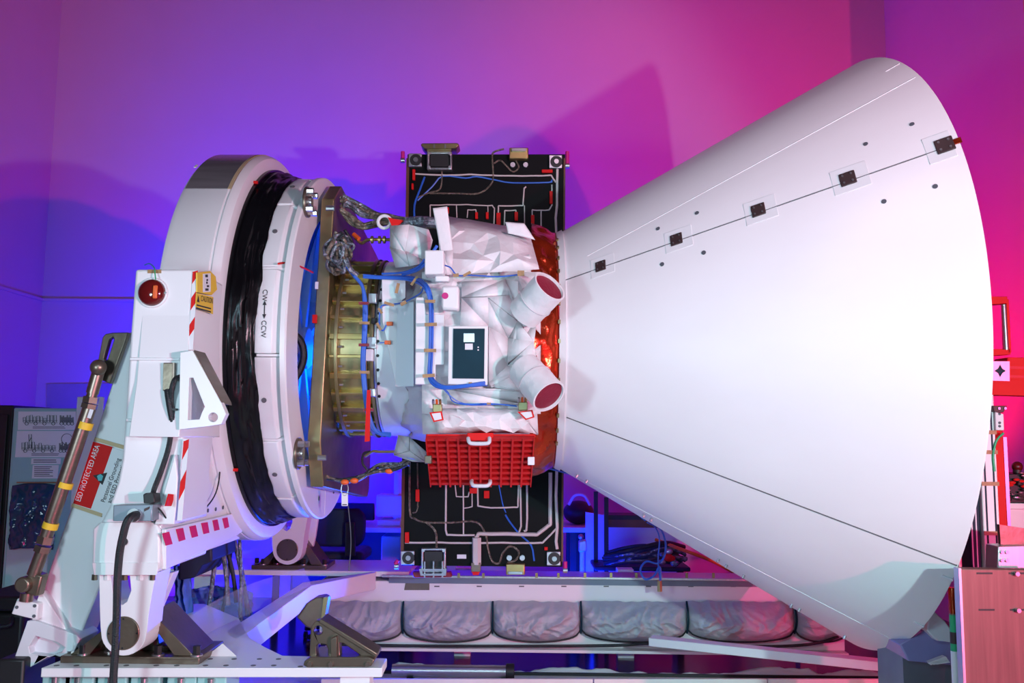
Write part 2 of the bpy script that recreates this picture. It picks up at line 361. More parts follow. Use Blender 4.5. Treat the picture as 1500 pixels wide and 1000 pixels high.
# segmented ring that turns with the flange
NS = 14
def segring(prof, a0, a1, n=4): return MB().lathe(prof, n, a0, a1, closed=True)
for i in range(NS):
    a0 = 2 * math.pi * (i + 0.02) / NS - math.radians(7.7) ; a1 = a0 + 2 * math.pi * 0.96 / NS
    if math.cos((a0 + a1) / 2) < -0.45: continue
    segring([(-1.232, 0.86), (-1.232, 0.940), (-1.212, 0.948), (-1.150, 0.948), (-1.10, 0.895), (-1.10, 0.86)], a0, a1).build('ring_segment', m_white, rot, bevel=0.004)
for i in range(NS):
    a = 2 * math.pi * i / NS - math.radians(7.7)
    if math.cos(a) < -0.35: continue
    segring([(-1.222, 0.86), (-1.222, 0.938), (-1.14, 0.944), (-1.10, 0.925), (-1.10, 0.86)], a - 0.006, a + 0.006, 1).build('ring_rib', m_white, rot)
for i in (1, 2, 12, 13):
    a = 2 * math.pi * (i + 0.5) / NS - math.radians(7.7)
    o = V((0, -math.cos(a), math.sin(a))); c = V((-1.19, 0, H)) + o * 0.947
    MB().cyl(c, c + o * 0.006, 0.012, n=12).build('bolt_hole', m_groove, rot)
# flange
MB().lathe([(-1.110, 0.955), (-1.088, 0.955), (-1.081, 0.948), (-1.081, 0.74), (-1.110, 0.74)], 200, closed=True).build('flange', m_white, rot, ang=25)
MB().lathe([(-1.44, 0.74), (-1.110, 0.74)], 120).build('bore', m_white, rot)
for th in (-math.pi / 2 + 0.0, math.pi / 2):
    o = V((0, -math.cos(th), math.sin(th))); c = V((-1.0805, 0, H)) + o * 0.845
    MB().obox(c, V((0.0008, 0, 0)), V((0, 0.0015, 0)), V((0, 0, 0.09))).build('index_line', m_paper, rot)
for th in (-1.95, -1.83, -1.38):
    o = V((0, -math.cos(th), math.sin(th))); c = V((-1.081, 0, H)) + o * 0.85
    MB().cyl(c, c + V((0.004, 0, 0)), 0.012, n=12).build('bolt_hole', m_groove, rot)
# spokes inside the bore
for k in range(8):
    a = 2 * math.pi * k / 8 + 0.3; o = V((0, -math.cos(a), math.sin(a)))
    MB().obox(V((-1.33, 0, H)) + o * 0.42, V((0.10, 0, 0)), o * 0.36, o.cross(V((1, 0, 0))) * 0.02).build('spoke', m_white, rot)
MB().cyl((-1.44, 0, H), (-1.2, 0, H), 0.12, n=40).build('hub', m_white, rot, bevel=0.01)
# lettering on the ring: CW <-> CCW reads downwards
def ringpt(z, x): 
    s = (z - H) / 0.9495; return V((x, -math.sqrt(1 - s * s) * 0.9495, z))
def on_ring(px, py):
    d = ray(px, py); o = CAM - V((0, 0, H)); A = d.y ** 2 + d.z ** 2; B = 2 * (o.y * d.y + o.z * d.z); C = o.y ** 2 + o.z ** 2 - 0.949 ** 2
    return CAM + d * ((-B - math.sqrt(B * B - 4 * A * C)) / (2 * A))
def down_text(txt, top, size, par):
    p = on_ring(*top); rad = V((0, p.y, p.z - H)).normalized(); dn = V((1, 0, 0)).cross(rad); dn = dn if dn.z < 0 else -dn
    return MB().text(txt, p + rad * 0.001, dn, V((1, 0, 0)), size, 0.0012)
down_text('CW', (385.5, 424), 0.033, rot).build('lettering', m_ink, rot)
down_text('CCW', (383.5, 469), 0.033, rot).build('lettering', m_ink, rot)
p0, p1 = on_ring(388, 440), on_ring(387, 467); rad = V((0, p0.y, p0.z - H)).normalized(); dz = (p1 - p0).normalized(); p0 += rad * 0.002; p1 += rad * 0.002
mb = MB().obox((p0 + p1) / 2, V((0.0022, 0, 0)), dz * (p1 - p0).length * 0.36, rad * 0.0006)
for a, s in ((p0, 1), (p1, -1)): mb.prism([a, a + dz * s * 0.022 + V((0.009, 0, 0)), a + dz * s * 0.022 - V((0.009, 0, 0))], rad * 0.001)
mb.build('double_arrow', m_ink, rot)

# cabling seen through the bore, and a thin red wire over the flange
def cab0(name, pts, r, mat): return MB().tube([at(*p) for p in pts], r, 8).build(name, mat, rot)
cab0('black_hose', [(420, 486, -0.55), (434, 492, -0.52), (443, 505, -0.50), (445, 525, -0.50), (438, 545, -0.50), (424, 566, -0.52)], 0.020, m_rubber)
for i in range(4): cab0('bore_cable', [(470 - 3 * i, 316 + 9 * i, -0.20), (455 - 3 * i, 360 + 4 * i, -0.30), (440 - 2 * i, 410, -0.42), (428, 440 + 8 * i, -0.50)], 0.012, m_fcable if i % 2 else m_blue)
cab0('red_wire', [(408, 386, -0.93), (416, 385, -0.86), (430, 387, -0.80), (446, 393, -0.68), (458, 399, -0.56)], 0.005, m_redp)

# ================================================================ adapter: mounting plate, gold ring
ada = thing('payload_adapter', 'gold metal adapter with a pocketed ring between the white turntable and the spacecraft', 'adapter', (-0.9, 0, H))
TA = math.radians(6)
def rx(y, z): return V((0, y * math.cos(TA) + z * math.sin(TA), -y * math.sin(TA) + z * math.cos(TA) + H))
pl = [(-0.52, 0.70), (-0.35, 0.84), (0.95, 0.84), (1.0, 0.79), (1.0, -0.75), (0.95, -0.80), (-0.40, -0.80), (-0.52, -0.58)]
hole = [(0.40 * math.cos(t), 0.40 * math.sin(t)) for t in (2 * math.pi * i / 48 for i in range(48))]
MB().prism([rx(*q) + V((-1.054, 0, 0)) for q in pl], (0.067, 0, 0), [[rx(*q) + V((-1.054, 0, 0)) for q in hole]]).build('mounting_plate', m_goldd, ada, bevel=0.005)
for px_, py_ in ((450, 296), (437, 664)):
    p = atx(px_, py_, -1.075); a = V((0, p.y, p.z))
    MB().cyl(a + V((-1.081, 0, 0)), a + V((-1.066, 0, 0)), 0.078, n=28).build('foot_disc', m_bronze, ada, bevel=0.004)
    s_ = MB().cyl(a + V((-1.066, 0, 0.0)), a + V((-1.05, 0, 0.0)), 0.030, n=20).build('standoff', m_steel, ada)
    for y in (-0.045, 0.045):
        for z in (0.045, -0.045):
            MB().cyl(a + V((-1.066, y, z)), a + V((-1.034, y, z)), 0.016, n=6).build('bolt', m_steel, ada)
    MB().cyl(a + V((-0.987, 0.04, -0.02)), a + V((-0.945, 0.04, -0.02)), 0.014, n=8).build('bolt', m_steel, ada)
RG = 0.50
MB().lathe([(-0.988, RG - 0.035), (-0.757, RG - 0.035), (-0.757, RG - 0.047), (-0.988, RG - 0.047)], 120, closed=True).build('ring_skin', m_goldd, ada)
for x0, x1, r in ((-0.955, -0.937, RG + 0.004), (-0.805, -0.785, RG + 0.006), (-0.768, -0.752, RG + 0.002)):
    MB().lathe([(x0, RG - 0.04), (x0, r), (x1, r), (x1, RG - 0.04)], 140, closed=True).build('ring_hoop', m_goldd, ada, bevel=0.002)
NR = 30
for i in range(NR):
    a = 2 * math.pi * i / NR + 0.03
    if math.cos(a) < -0.2: continue
    w_ = 0.016 if i % 2 else 0.03
    MB().lathe([(-0.98, RG - 0.037), (-0.98, RG - 0.004), (-0.757, RG - 0.004), (-0.757, RG - 0.037)], 3, a - w_, a + w_, closed=True).build('ring_rib', m_gold, ada, bevel=0.002)
    o = V((0, -math.cos(a + 0.1), math.sin(a + 0.1))); c = V((-0.934, 0, H)) + o * (RG - 0.015)
    MB().cyl(c, c + V((0.02, 0, 0)), 0.006, n=8).build('bolt', m_steel, ada)
p = at(461, 467, -0.535); MB().obox(p, V((0.012, 0, 0)), V((0, 0.008, 0)), V((0, 0, 0.022))).build('red_clip', m_redp, ada, bevel=0.003)
p = at(464, 418, -0.53); MB().obox(p, V((0.008, 0, 0)), V((0, 0.003, 0)), V((0, 0, 0.019))).build('paper_tag', m_paper, ada)

# ================================================================ tilting yoke
YF = -1.42                                       # plane of the yoke's front face
yok = thing('tilt_yoke', 'white box section tilting yoke carrying the drum, with a red beacon lamp', 'yoke', at(190, 930, -1.38))
front = [(198, 394), (285, 394), (279, 470), (273, 560), (268, 640), (262, 700), (258, 768), (146, 768), (160, 741), (172, 706), (178.5, 672), (181, 640), (184, 600), (190, 500)]
mb = MB().px(front, YF, -1.06); mb.build('column', m_white, yok, bevel=0.012, seg=3)
XR_ = at(235, 800, YF).x
box = [(135, 775), (145, 765), (226, 765), (234, 775), (234, 828), (232, 838), (136, 838), (134, 826)]
MB().px(box, YF - 0.02, -0.9).build('foot_box', m_white, yok, bevel=0.008)
MB().px([(134, 824), (232, 824), (230, 842), (137, 842)], YF - 0.028, YF - 0.02).build('flange_plate', m_white, yok, bevel=0.003)
for i, x in enumerate((139, 158, 183, 206, 224)):
    p = at(x, 841, YF + 0.02); MB().cyl(p, p - V((0, 0, 0.022)), 0.012, n=6).build('bolt', m_white if i % 2 else m_bronze, yok)
# cross beam under the drum, seen from its right side
zt, zb = at(235, 768, YF).z, at(235, 838, YF).z
MB().bx(XR_ - 0.26, XR_ - 0.036, -1.0, 1.34, zb, zb + 0.22).build('cross_beam', m_white, yok, bevel=0.01)
side = []
for px_, py_ in [(262, 640), (283, 625), (300, 625), (318, 640), (345, 735), (352, 772), (345, 786), (236, 836), (236, 770), (258, 740)]: side.append(atx(px_, py_, XR_))
MB().prism(side, (-0.03, 0, 0)).build('cheek_plate', m_white, yok, bevel=0.003)
rib = [atx(a, b, XR_ + 0.004) for a, b in [(236, 775), (335, 752), (350, 778), (340, 785), (236, 834)]]
MB().prism(rib, (0.02, 0, 0)).build('lower_cheek', m_white, yok, bevel=0.004)
side2 = [atx(a, b, at(284, 450, YF).x - 0.012) for a, b in [(284, 396), (310, 396), (322, 420), (322, 640), (262, 640), (272, 560)]]
MB().prism(side2, (-0.20, 0, 0)).build('side_plate', m_white, yok, bevel=0.003)
for px_, py_ in [(305, 659), (327, 681), (302, 702), (331, 703), (333.5, 722), (301, 735), (304, 747.5), (315.5, 745.5), (326, 743), (290, 752)]:
    c = atx(px_, py_, XR_); MB().cyl(c, c + V((0.004, 0, 0)), 0.009, n=10).build('screw', m_inkgrey, yok)
dashes = [[(237, 781), (247.5, 778.5), (252.5, 796.5), (242.5, 799)], [(257.5, 775), (268, 773), (271.5, 790), (262, 793)], [(277, 771), (286.5, 769), (290, 785), (281, 787.5)],
          [(294.5, 766), (304, 764.5), (306.5, 780), (298, 782)], [(311, 762), (318.5, 760.5), (321.5, 775.5), (314, 777.5)], [(325.5, 759), (333, 757.5), (335.5, 771.5), (329, 774)]]
for q in dashes: MB().prism([atx(a, b, XR_ + 0.0245) for a, b in q], (0.0012, 0, 0)).build('red_dash', m_redp, yok)
# horizontal ribs welded over the front face
for y0, x0, x1 in ((526, 193, 266), (615, 188, 262)):
    a, b = at(x0, y0, YF), at(x1, y0 + 2, YF)
    MB().bx(a.x, b.x, YF - 0.022, YF, a.z - 0.006, a.z + 0.006).build('rib', m_white, yok, bevel=0.003)
# curved skirt between column and foot box (front right)
MB().px([(255, 768), (258, 740), (260, 700), (256, 665), (246, 700), (235, 738), (226, 768)], YF - 0.03, YF + 0.05).build('gusset', m_white, yok, bevel=0.004)
MB().prism([atx(a, b, at(252, 730, YF - 0.03).x) for a, b in [(241, 741), (246, 723), (254.5, 724), (249, 741)]], (0.006, 0, 0)).build('red_dash', m_redp, yok)
# hazard tape
def strip(p0, p1, w, n, Y, nm):
    t = MB().px([(p0[0] - w, p0[1]), (p0[0] + w, p0[1]), (p1[0] + w, p1[1]), (p1[0] - w, p1[1])], Y - 0.0015, Y).build(nm, m_paper, yok)
    for i in range(n):
        a = (i + 0.05) / n; b = a + 0.46 / n; L = lambda t_: (p0[0] + (p1[0] - p0[0]) * t_, p0[1] + (p1[1] - p0[1]) * t_); sk = 0.30 / n
        (x0, y0), (x1, y1), (x2, y2), (x3, y3) = L(max(0, a)), L(max(0, a - sk)), L(b - sk), L(b)
        MB().px([(x0 - w, y0), (x1 + w, y1), (x2 + w, y2), (x3 - w, y3)], Y - 0.003, Y - 0.0015).build('red_stripe', m_redp, t)
strip((286, 396), (279, 512), 3.6, 3, YF - 0.001, 'hazard_tape')
strip((273, 643), (263, 762), 3.8, 2, YF - 0.034, 'hazard_tape')
# beacon lamp
c = at(224, 429, YF)
MB().cyl(c, c + V((0, -0.010, 0)), 0.063, n=48).build('lamp_bezel', m_white, yok, bevel=0.003)
lamp = MB().lathe  # noqa
def dome(u, v):
    a = u * 2 * math.pi; b = v * math.pi / 2; return c + V((math.cos(a) * math.cos(b) * 0.056, -0.010 - math.sin(b) * 0.034, math.sin(a) * math.cos(b) * 0.056))
lens = MB().grid(dome, 40, 10).build('lamp_lens', m_glass, yok)
d = at(229, 428, YF - 0.03); MB().obox(d + V((0, -0.012, 0)), V((0.009, 0, 0)), V((0, 0.006, 0)), V((0, 0, 0.027))).build('lamp_filament', m_orange, lens, bevel=0.004)
for x in (207, 242): 
    q = at(x, 429, YF - 0.012); MB().cyl(q + V((0, 0.002, 0)), q - V((0, 0.006, 0)), 0.005, n=8).build('screw', m_steel, lens)
MB().px([(216, 394.5), (236, 394.5), (236, 400), (216, 400)], YF - 0.002, YF).build('tape', m_tape, yok)
MB().tube([at(228, 409, YF - 0.03), at(227, 400, YF - 0.02), at(226, 392, YF), at(219, 386, YF + 0.08), at(212, 388, YF + 0.2)], 0.0025).build('lamp_wire', m_green, yok)
# yellow plaque and caution label on the right hand side of the column
xs = at(286, 430, YF).x
q = [atx(a, b, xs + 0.004) for a, b in [(287, 399), (306, 397), (314, 405), (316, 424), (308, 432), (287, 428)]]
MB().prism(q, (0.006, 0, 0)).build('yellow_plaque', m_yellow, yok)
q = [atx(a, b, xs + 0.011) for a, b in [(297, 401), (308, 400), (308, 427), (297, 428)]]; lab = MB().prism(q, (0.002, 0, 0)).build('instruction_label', m_paper, yok)
mb = MB()
for a, b, w_, h_ in ((302.5, 404, 3.5, 4), (303.5, 410, 2, 3), (303, 414, 2, 3), (304.5, 419, 3, 3), (303, 424, 4.5, 3.5)):
    mb.prism([atx(a + s * w_ / 2, b + t * h_ / 2, xs + 0.0135) for s, t in ((-1, -1), (1, -1), (1, 1), (-1, 1))], (0.001, 0, 0))
mb.build('pictogram', m_ink, lab)
q = [atx(a, b, xs + 0.006) for a, b in [(287, 429), (311.5, 435), (311, 460), (286, 449)]]; cl = MB().prism(q, (0.003, 0, 0)).build('caution_label', m_yellow, yok)
a_, b_ = atx(294, 440.5, xs + 0.0105), atx(311, 444.5, xs + 0.0105)
MB().text('CAUTION', a_, b_ - a_, (0, 0, 1), 0.034, 0.0008, squeeze=(b_ - a_).length / (4.3 * 0.034)).build('lettering', m_ink, cl)
q = atx(290.5, 438, xs + 0.0098); mb = MB()
mb.prism([q + V((0, y, z)) for y, z in ((-0.014, -0.012), (0.014, -0.012), (0, 0.014))], (0.0008, 0, 0)); mb.build('warning_triangle', m_ink, cl)
mb = MB()
for k in range(2):
    mb.prism([atx(a, b + k * 4.6, xs + 0.0098) for a, b in [(288, 445.5), (309, 451), (309, 453), (288, 447.5)]], (0.0006, 0, 0))
mb.build('small_print', m_ink, cl)
# triangular pulling bracket
outer = [(264, 516), (282, 513), (325, 592), (331, 606), (324, 621), (306, 624), (262, 629)]
inner = [(277, 553), (283, 553), (300, 596), (296, 603), (292, 614), (275, 615)]
def disc(x, y, r, n=16): return [(x + r * math.cos(2 * math.pi * i / n), y + r * math.sin(2 * math.pi * i / n)) for i in range(n)]
br = MB().px(outer, YF - 0.075, YF - 0.035, [inner, disc(312, 611, 7)]).build('lug_bracket', m_white, yok, bevel=0.004)
xo = 6
MB().px([(a + 0, b) for a, b in outer], YF + 0.01, YF + 0.045, [inner, disc(312, 611, 7)]).build('lug_bracket', m_white, yok, bevel=0.004)
MB().px([(264, 516), (272, 515), (270, 628), (262, 629)], YF - 0.035, YF + 0.01).build('bracket_back', m_white, yok)
a, b = at(283, 514, YF - 0.07), at(323, 590, YF - 0.07)
MB().prism([a + V((0.002, 0, 0.006)), b + V((0.002, 0, 0.006)), b + V((0.004, 0, -0.006)), a + V((0.004, 0, -0.006))], (0, 0.13, 0)).build('bracket_plate', m_bronzel, yok, bevel=0.002)
# connector block and its short plug
MB().px([(239, 531), (253, 531), (252, 572), (238, 572)], YF - 0.035, YF).build('connector_block', m_bronze, yok, bevel=0.003)
MB().px([(253, 531), (255.5, 531), (254.5, 572), (252, 572)], YF - 0.036, YF).build('connector_edge', m_bronzel, yok)
# gusset plates and pivot arms
arm = [(143, 842), (160, 842), (163, 868), (150, 842)]
def pivot(Y0, Y1, s, px0, py0, far=False):
    L = lambda pts: [(px0 + a * s, py0 + b * s) for a, b in pts]
    o = L([(-36, -88), (48, -88), (44, -70), (37, -30), (34, 0)] + [(33 * math.cos(t), 33 * math.sin(t)) for t in (math.pi * i / 14 for i in range(15))] + [(-34, -10), (-35, -40)])
    h = L([(-19, -84), (9, -84), (11, -62), (5, -46), (-2, -41), (-10, -45), (-16, -60)])
    MB().px(o, Y0, Y1, [h]).build('pivot_arm', m_white, yok, bevel=0.006)
    c = at(px0, py0, Y0); r = 23.5 * s / F * (c.y - CAM.y)
    MB().cyl(c + V((0, -0.006, 0)), c + V((0, abs(Y1 - Y0) + 0.16, 0)), r, n=40).build('pivot_pin', m_bronze, yok, bevel=0.003)
    for k in range(4):
        t = k * math.pi / 2 + 0.02; q = c + V((math.cos(t) * r * 0.86, -0.008, math.sin(t) * r * 0.86)); MB().cyl(q, q + V((0, 0.004, 0)), 0.004, n=8).build('pin_screw', m_blackm, yok)
pivot(-1.40, -1.25, 1.0, 181, 927)
pivot(1.20, 1.34, 0.66, 421, 805)
# curved second web on the right of the near arm
web = [(228, 842), (254, 838), (244, 862), (232, 890), (226, 915), (224, 930), (216, 930), (219, 900), (225, 870)]
MB().px(web, -1.20, -1.13).build('arm_web', m_white, yok, bevel=0.004)
MB().px([(452, 758), (466, 758), (462, 785), (456, 812), (448, 828), (444, 815), (447, 785)], 1.40, 1.44).build('arm_web', m_white, yok, bevel=0.003)

# ================================================================ spacecraft
craft = thing('spacecraft', 'white blanketed spacecraft body with two angled sensor tubes and a dark teal square', 'spacecraft', (-0.2, 0, H))
def wr(amp, sc, seed): return lambda x, y, z: amp * fbm((x * sc + seed, y * sc, z * sc)) 
# round lower section and rings
MB().lathe([(-0.750, 0.40), (-0.750, 0.478), (-0.748, 0.478), (-0.748, 0.492), (-0.738, 0.492), (-0.735, 0.485), (-0.735, 0.40)], 140, closed=True).build('separation_ring', m_alu, craft)
MB().lathe([(-0.735, 0.40), (-0.735, 0.494), (-0.55, 0.497), (-0.42, 0.50), (-0.42, 0.40)], 140, closed=True).build('cylinder_skirt', m_white, craft)
MB().lathe([(-0.60 + 0.27 * i / 10, 0.502 + 0.10 * (i / 10) ** 2) for i in range(11)], 150,
           wob=lambda t, v, x, r: (0.05 * fbm((math.cos(t) * 2, math.sin(t) * 2, 5), 2) * (1 - v) if v < 0.05 else 0, 0.006 + 0.022 * (0.5 + fbm((math.cos(t) * 4, math.sin(t) * 4, v * 2), 1.4)) * min(1, v * 3))).build('skirt_blanket', m_greybl, craft, solid=0.003)
for i, (px_, py_) in enumerate([(546, 437), (548, 470), (545, 502), (540, 520), (546, 575)]):
    p = at(px_, py_, -0.50); s = (0.026, 0.016, 0.03, 0.03, 0.02)[i]
    b = MB().bx(p.x - s * 0.8, p.x + s * 0.8, p.y - 0.012, p.y + 0.03, p.z - s, p.z + s).build('connector', (m_alu, m_blackm, m_alu, m_paper, m_alu)[i], craft, bevel=0.003)
for i in range(9):
    a = -0.62 + i * 0.15; o = V((0, -math.cos(a), math.sin(a))); c = V((-0.728, 0, H)) + o * 0.494
    MB().cyl(c, c + o * 0.006, 0.008, n=8).build('ring_bolt', m_blackm, craft)
# bus: hexagonal box round the axis, one face to the camera
AP = 0.69; hx = [(AP / math.cos(math.pi / 6) * math.cos(a), AP / math.cos(math.pi / 6) * math.sin(a)) for a in (math.pi / 6 + math.pi / 3 * i for i in range(6))]
hexr = [V((0, y, z + H)) for y, z in [(-AP, -0.40), (-AP, 0.40), (-0.32, 0.585), (0.45, 0.585), (0.70, 0.40), (0.70, -0.40), (0.45, -0.74), (-0.35, -0.74)]]
MB().prism([p + V((-0.40, 0, 0)) for p in hexr], (0.455, 0, 0)).build('bus_body', m_blank, craft, bevel=0.01)
YB = -AP
# crumpled white sheet: px outline corner grid (bilinear over 4 corners), bulging towards the camera
def sheet(name, corners, Y, bulge, amp, sc, seed, mat=m_blank, nu=36, nv=30, rect=None, sharp=False):
    tl, tr, br_, bl = corners
    Yc = Y if isinstance(Y, (list, tuple)) else [Y] * 4
    rnd = random.Random(int(seed * 1000)); rows = []
    def base(u, v):
        x = (tl[0] * (1 - u) + tr[0] * u) * (1 - v) + (bl[0] * (1 - u) + br_[0] * u) * v
        y = (tl[1] * (1 - u) + tr[1] * u) * (1 - v) + (bl[1] * (1 - u) + br_[1] * u) * v
        yy = (Yc[0] * (1 - u) + Yc[1] * u) * (1 - v) + (Yc[3] * (1 - u) + Yc[2] * u) * v
        return at(x, y, yy - bulge * (math.sin(math.pi * u) * math.sin(math.pi * v)) ** 0.5)
    if not sharp:
        def fn(u, v):
            p = base(u, v); p.y -= amp * fbm((p.x * sc + seed, p.z * sc, seed * 0.7)) * 1.3; return p
        return MB().grid(fn, nu, nv).build(name, mat, craft, solid=0.003, ang=60)
    vs, fs = [], []                      # crumpled film: flat facets with random creases
    for i in range(nu + 1):
        for j in range(nv + 1):
            eu, ev = 0 < i < nu, 0 < j < nv
            u = (i + (rnd.uniform(-0.42, 0.42) if eu else 0)) / nu; v = (j + (rnd.uniform(-0.42, 0.42) if ev else 0)) / nv
            p = base(u, v); p.y -= amp * rnd.uniform(-1, 1) * (1 if eu and ev else 0.35); vs.append(p)
    w_ = nv + 1
    for i in range(nu):
        for j in range(nv):
            q = (i * w_ + j, (i + 1) * w_ + j, (i + 1) * w_ + j + 1, i * w_ + j + 1)
            fs += [(q[0], q[1], q[2]), (q[0], q[2], q[3])] if rnd.random() < 0.5 else [(q[0], q[1], q[3]), (q[1], q[2], q[3])]
    return MB().add(vs, fs).build(name, mat, craft, solid=0.003, ang=12)
sheet('front_blanket', [(618, 398), (792, 398), (792, 606), (618, 606)], YB - 0.012, 0.02, 0.020, 6, 1.3, sharp=True, nu=12, nv=14)
# creased fold over the right half of the front
def folds(name, quads, mat=m_blank):
    mb = MB()
    for q in quads:
        for k in range(1, len(q) - 1): mb.add([at(*q[0]), at(*q[k]), at(*q[k + 1])], [(0, 1, 2)])
    return mb.build(name, mat, craft, solid=0.004, ang=10)
y0, y1, y2 = YB - 0.045, YB - 0.085, YB - 0.12
folds('corner_blanket', [
    [(676, 436, y1), (715, 436, y2), (716, 478, y1), (674, 478, y1)], [(715, 436, y2), (758, 470, y1), (745, 495, y0), (716, 478, y1)],
    [(716, 478, y1), (745, 495, y0), (744, 535, y0), (716, 560, y1)], [(745, 495, y0), (758, 470, y1), (782, 500, y2), (744, 532, y0)],
    [(744, 532, y0), (782, 500, y2), (786, 466, y1), (758, 468, y1)], [(744, 535, y0), (782, 500, y2), (786, 530, y1), (757, 545, y0)],
    [(716, 560, y1), (744, 535, y0), (757, 545, y0), (720, 568, y1)], [(676, 436, y1), (676, 412, y0), (740, 409, y0), (746, 432, y1), (715, 436, y2)],
    [(746, 432, y1), (758, 470, y1), (715, 436, y2)], [(740, 409, y0), (758, 412, y1), (760, 468, y0), (746, 432, y1)]])
folds('corner_blanket', [[(716, 562, y1), (758, 545, y0), (770, 574, y1), (722, 570, y0)], [(655, 570, y0), (722, 570, y1), (770, 574, y1), (768, 592, y0), (655, 592, y0)]])
# upper crumpled blanket over the slanted top face
yt = [-0.42, -0.42, -0.74, -0.74]
sheet('upper_blanket', [(640, 314), (774, 336), (790, 394), (646, 404)], [-0.50, -0.46, -0.74, -0.74], 0.06, 0.024, 5.0, 4.3, sharp=True, nu=6, nv=5)
sheet('upper_blanket_flap', [(740, 325), (768, 327), (784, 352), (744, 342)], -0.60, 0.01, 0.012, 6, 2.2, nu=16, nv=12)
sheet('blanket_strip', [(634, 305), (655, 302), (664, 368), (646, 372)], -0.76, 0.004, 0.004, 5, 7.1, nu=10, nv=18)
folds('blanket_strip', [[(646, 368, -0.765), (664, 366, -0.765), (662, 402, -0.77), (648, 403, -0.77)]])
# side fairings over the struts
folds('strut_cover', [[(571, 331, -0.55), (600, 329, -0.60), (594, 368, -0.62), (571, 362, -0.55)], [(600, 329, -0.60), (628, 336, -0.58), (634, 352, -0.56), (594, 368, -0.62)],
                     [(571, 362, -0.55), (594, 368, -0.62), (600, 390, -0.62), (580, 392, -0.56)], [(594, 368, -0.62), (634, 352, -0.56), (626, 384, -0.56), (600, 390, -0.62)]])
folds('strut_cover', [[(584, 637, -0.55), (600, 640, -0.6), (600, 660, -0.6), (577, 666, -0.55)], [(600, 640, -0.6), (625, 662, -0.56), (624, 676, -0.56), (600, 660, -0.6)],
                     [(577, 666, -0.55), (600, 660, -0.6), (624, 676, -0.56), (604, 675, -0.57)]], m_greybl)
folds('lower_blanket', [[(618, 598, -0.66), (650, 602, -0.72), (648, 634, -0.72), (619, 636, -0.66)], [(650, 602, -0.72), (700, 596, -0.75), (704, 632, -0.76), (648, 634, -0.72)],
                        [(700, 596, -0.75), (762, 604, -0.72), (782, 634, -0.72), (704, 632, -0.76)], [(762, 604, -0.72), (786, 598, -0.68), (788, 636, -0.68), (782, 634, -0.72)]])
sheet('lower_blanket', [(630, 598), (770, 598), (778, 634), (640, 634)], -0.76, 0.03, 0.014, 7, 9.3, sharp=True, nu=11, nv=4)
# flat white panels and boxes
def plate(pts, Y0, th, mat, name, bev=0.004, par=None): return MB().px(pts, Y0, Y0 + th).build(name, mat, par or craft, bevel=bev)
plate([(609, 435), (621, 435), (624, 460), (651, 460), (651, 534), (638, 534), (638, 563), (608, 563)], YB - 0.10, 0.015, m_white, 'cover_plate')
plate([(559, 408), (594, 408), (594, 436), (588, 440), (580, 565), (560, 470)], -0.545, 0.006, m_white, 'cover_plate')
plate([(582, 440), (606, 440), (606, 566), (579, 566)], -0.57, 0.006, m_greyplate, 'cover_plate')
plate([(622, 366), (650, 366), (650, 401), (622, 402)], -0.90, 0.10, m_white, 'electronics_box', 0.006)
bx_ = plate([(647, 418), (672, 418), (672, 454), (647, 453)], -0.90, 0.08, m_white, 'electronics_box', 0.012)
p = at(652, 433, -0.902); MB().cyl(p + V((0, 0.004, 0)), p, 0.0155, n=24).build('magenta_dot', m_mag, bx_)
plate([(637, 404), (658, 404), (658, 412), (637, 412)], -0.84, 0.05, m_white, 'electronics_box', 0.006)
# radiator window
plate([(657, 477), (715, 477), (714, 564), (656, 563)], -0.845, 0.02, m_white, 'window_frame', 0.004)
win = plate([(664, 481), (710, 481), (709, 554.5), (663, 554)], -0.852, 0.008, m_teal, 'dark_window', 0.001)
plate([(679, 488), (695, 488), (695, 501), (679, 501)], -0.856, 0.004, m_alu, 'silver_aperture', 0.001, win)
plate([(681, 503), (692.5, 503), (692.5, 512), (681, 512)], -0.856, 0.004, m_paper, 'white_aperture', 0.001, win)
for y in (507.5, 511.5): plate([(699.5, y), (701.5, y), (701.5, y + 1.8), (699.5, y + 1.8)], -0.855, 0.003, m_paper, 'white_mark', 0, win)
# two angled sensor tubes (star trackers)
def star(a, Ya, b, Yb, ra, rb):
    p0, p1 = at(*a, Ya), at(*b, Yb); d = (p1 - p0).normalized(); u = d.orthogonal().normalized(); w_ = d.cross(u)
    t = MB(); n = 48; prof = []
    for i in range(13):
        v = i / 12; r = ra + (rb - ra) * v
        prof.append([p0 + (p1 - p0) * v + (u * math.cos(k) + w_ * math.sin(k)) * (r + 0.003 * fbm((math.cos(k) * 2, math.sin(k) * 2, v * 4), 1.5)) for k in (2 * math.pi * j / n for j in range(n))])
    prof.append([p1 + (u * math.cos(k) + w_ * math.sin(k)) * (rb - 0.008) for k in (2 * math.pi * j / n for j in range(n))])
    prof.append([p1 - d * 0.03 + (u * math.cos(k) + w_ * math.sin(k)) * (rb - 0.010) for k in (2 * math.pi * j / n for j in range(n))])
    vs = [q for ring in prof for q in ring]; m = len(prof)
    t.add(vs, [(i * n + j, i * n + (j + 1) % n, (i + 1) * n + (j + 1) % n, (i + 1) * n + j) for i in range(m - 1) for j in range(n)] + [tuple(range(n))])
    o = t.build('sensor_tube', m_blank, craft, ang=50)
    MB().cyl(p1 - d * 0.02, p1 - d * 0.012, rb - 0.009, n=n).build('lens_cover', m_capred, o)
    sp = [p0 + (p1 - p0) * 0.45 + (u * math.cos(k) + w_ * math.sin(k)) * (ra + (rb - ra) * 0.45 + 0.003) for k in (2 * math.pi * j / 32 for j in range(33))]
    MB().tube(sp, 0.0022, 6, sm=False).build('tube_seam', m_greybl, o)
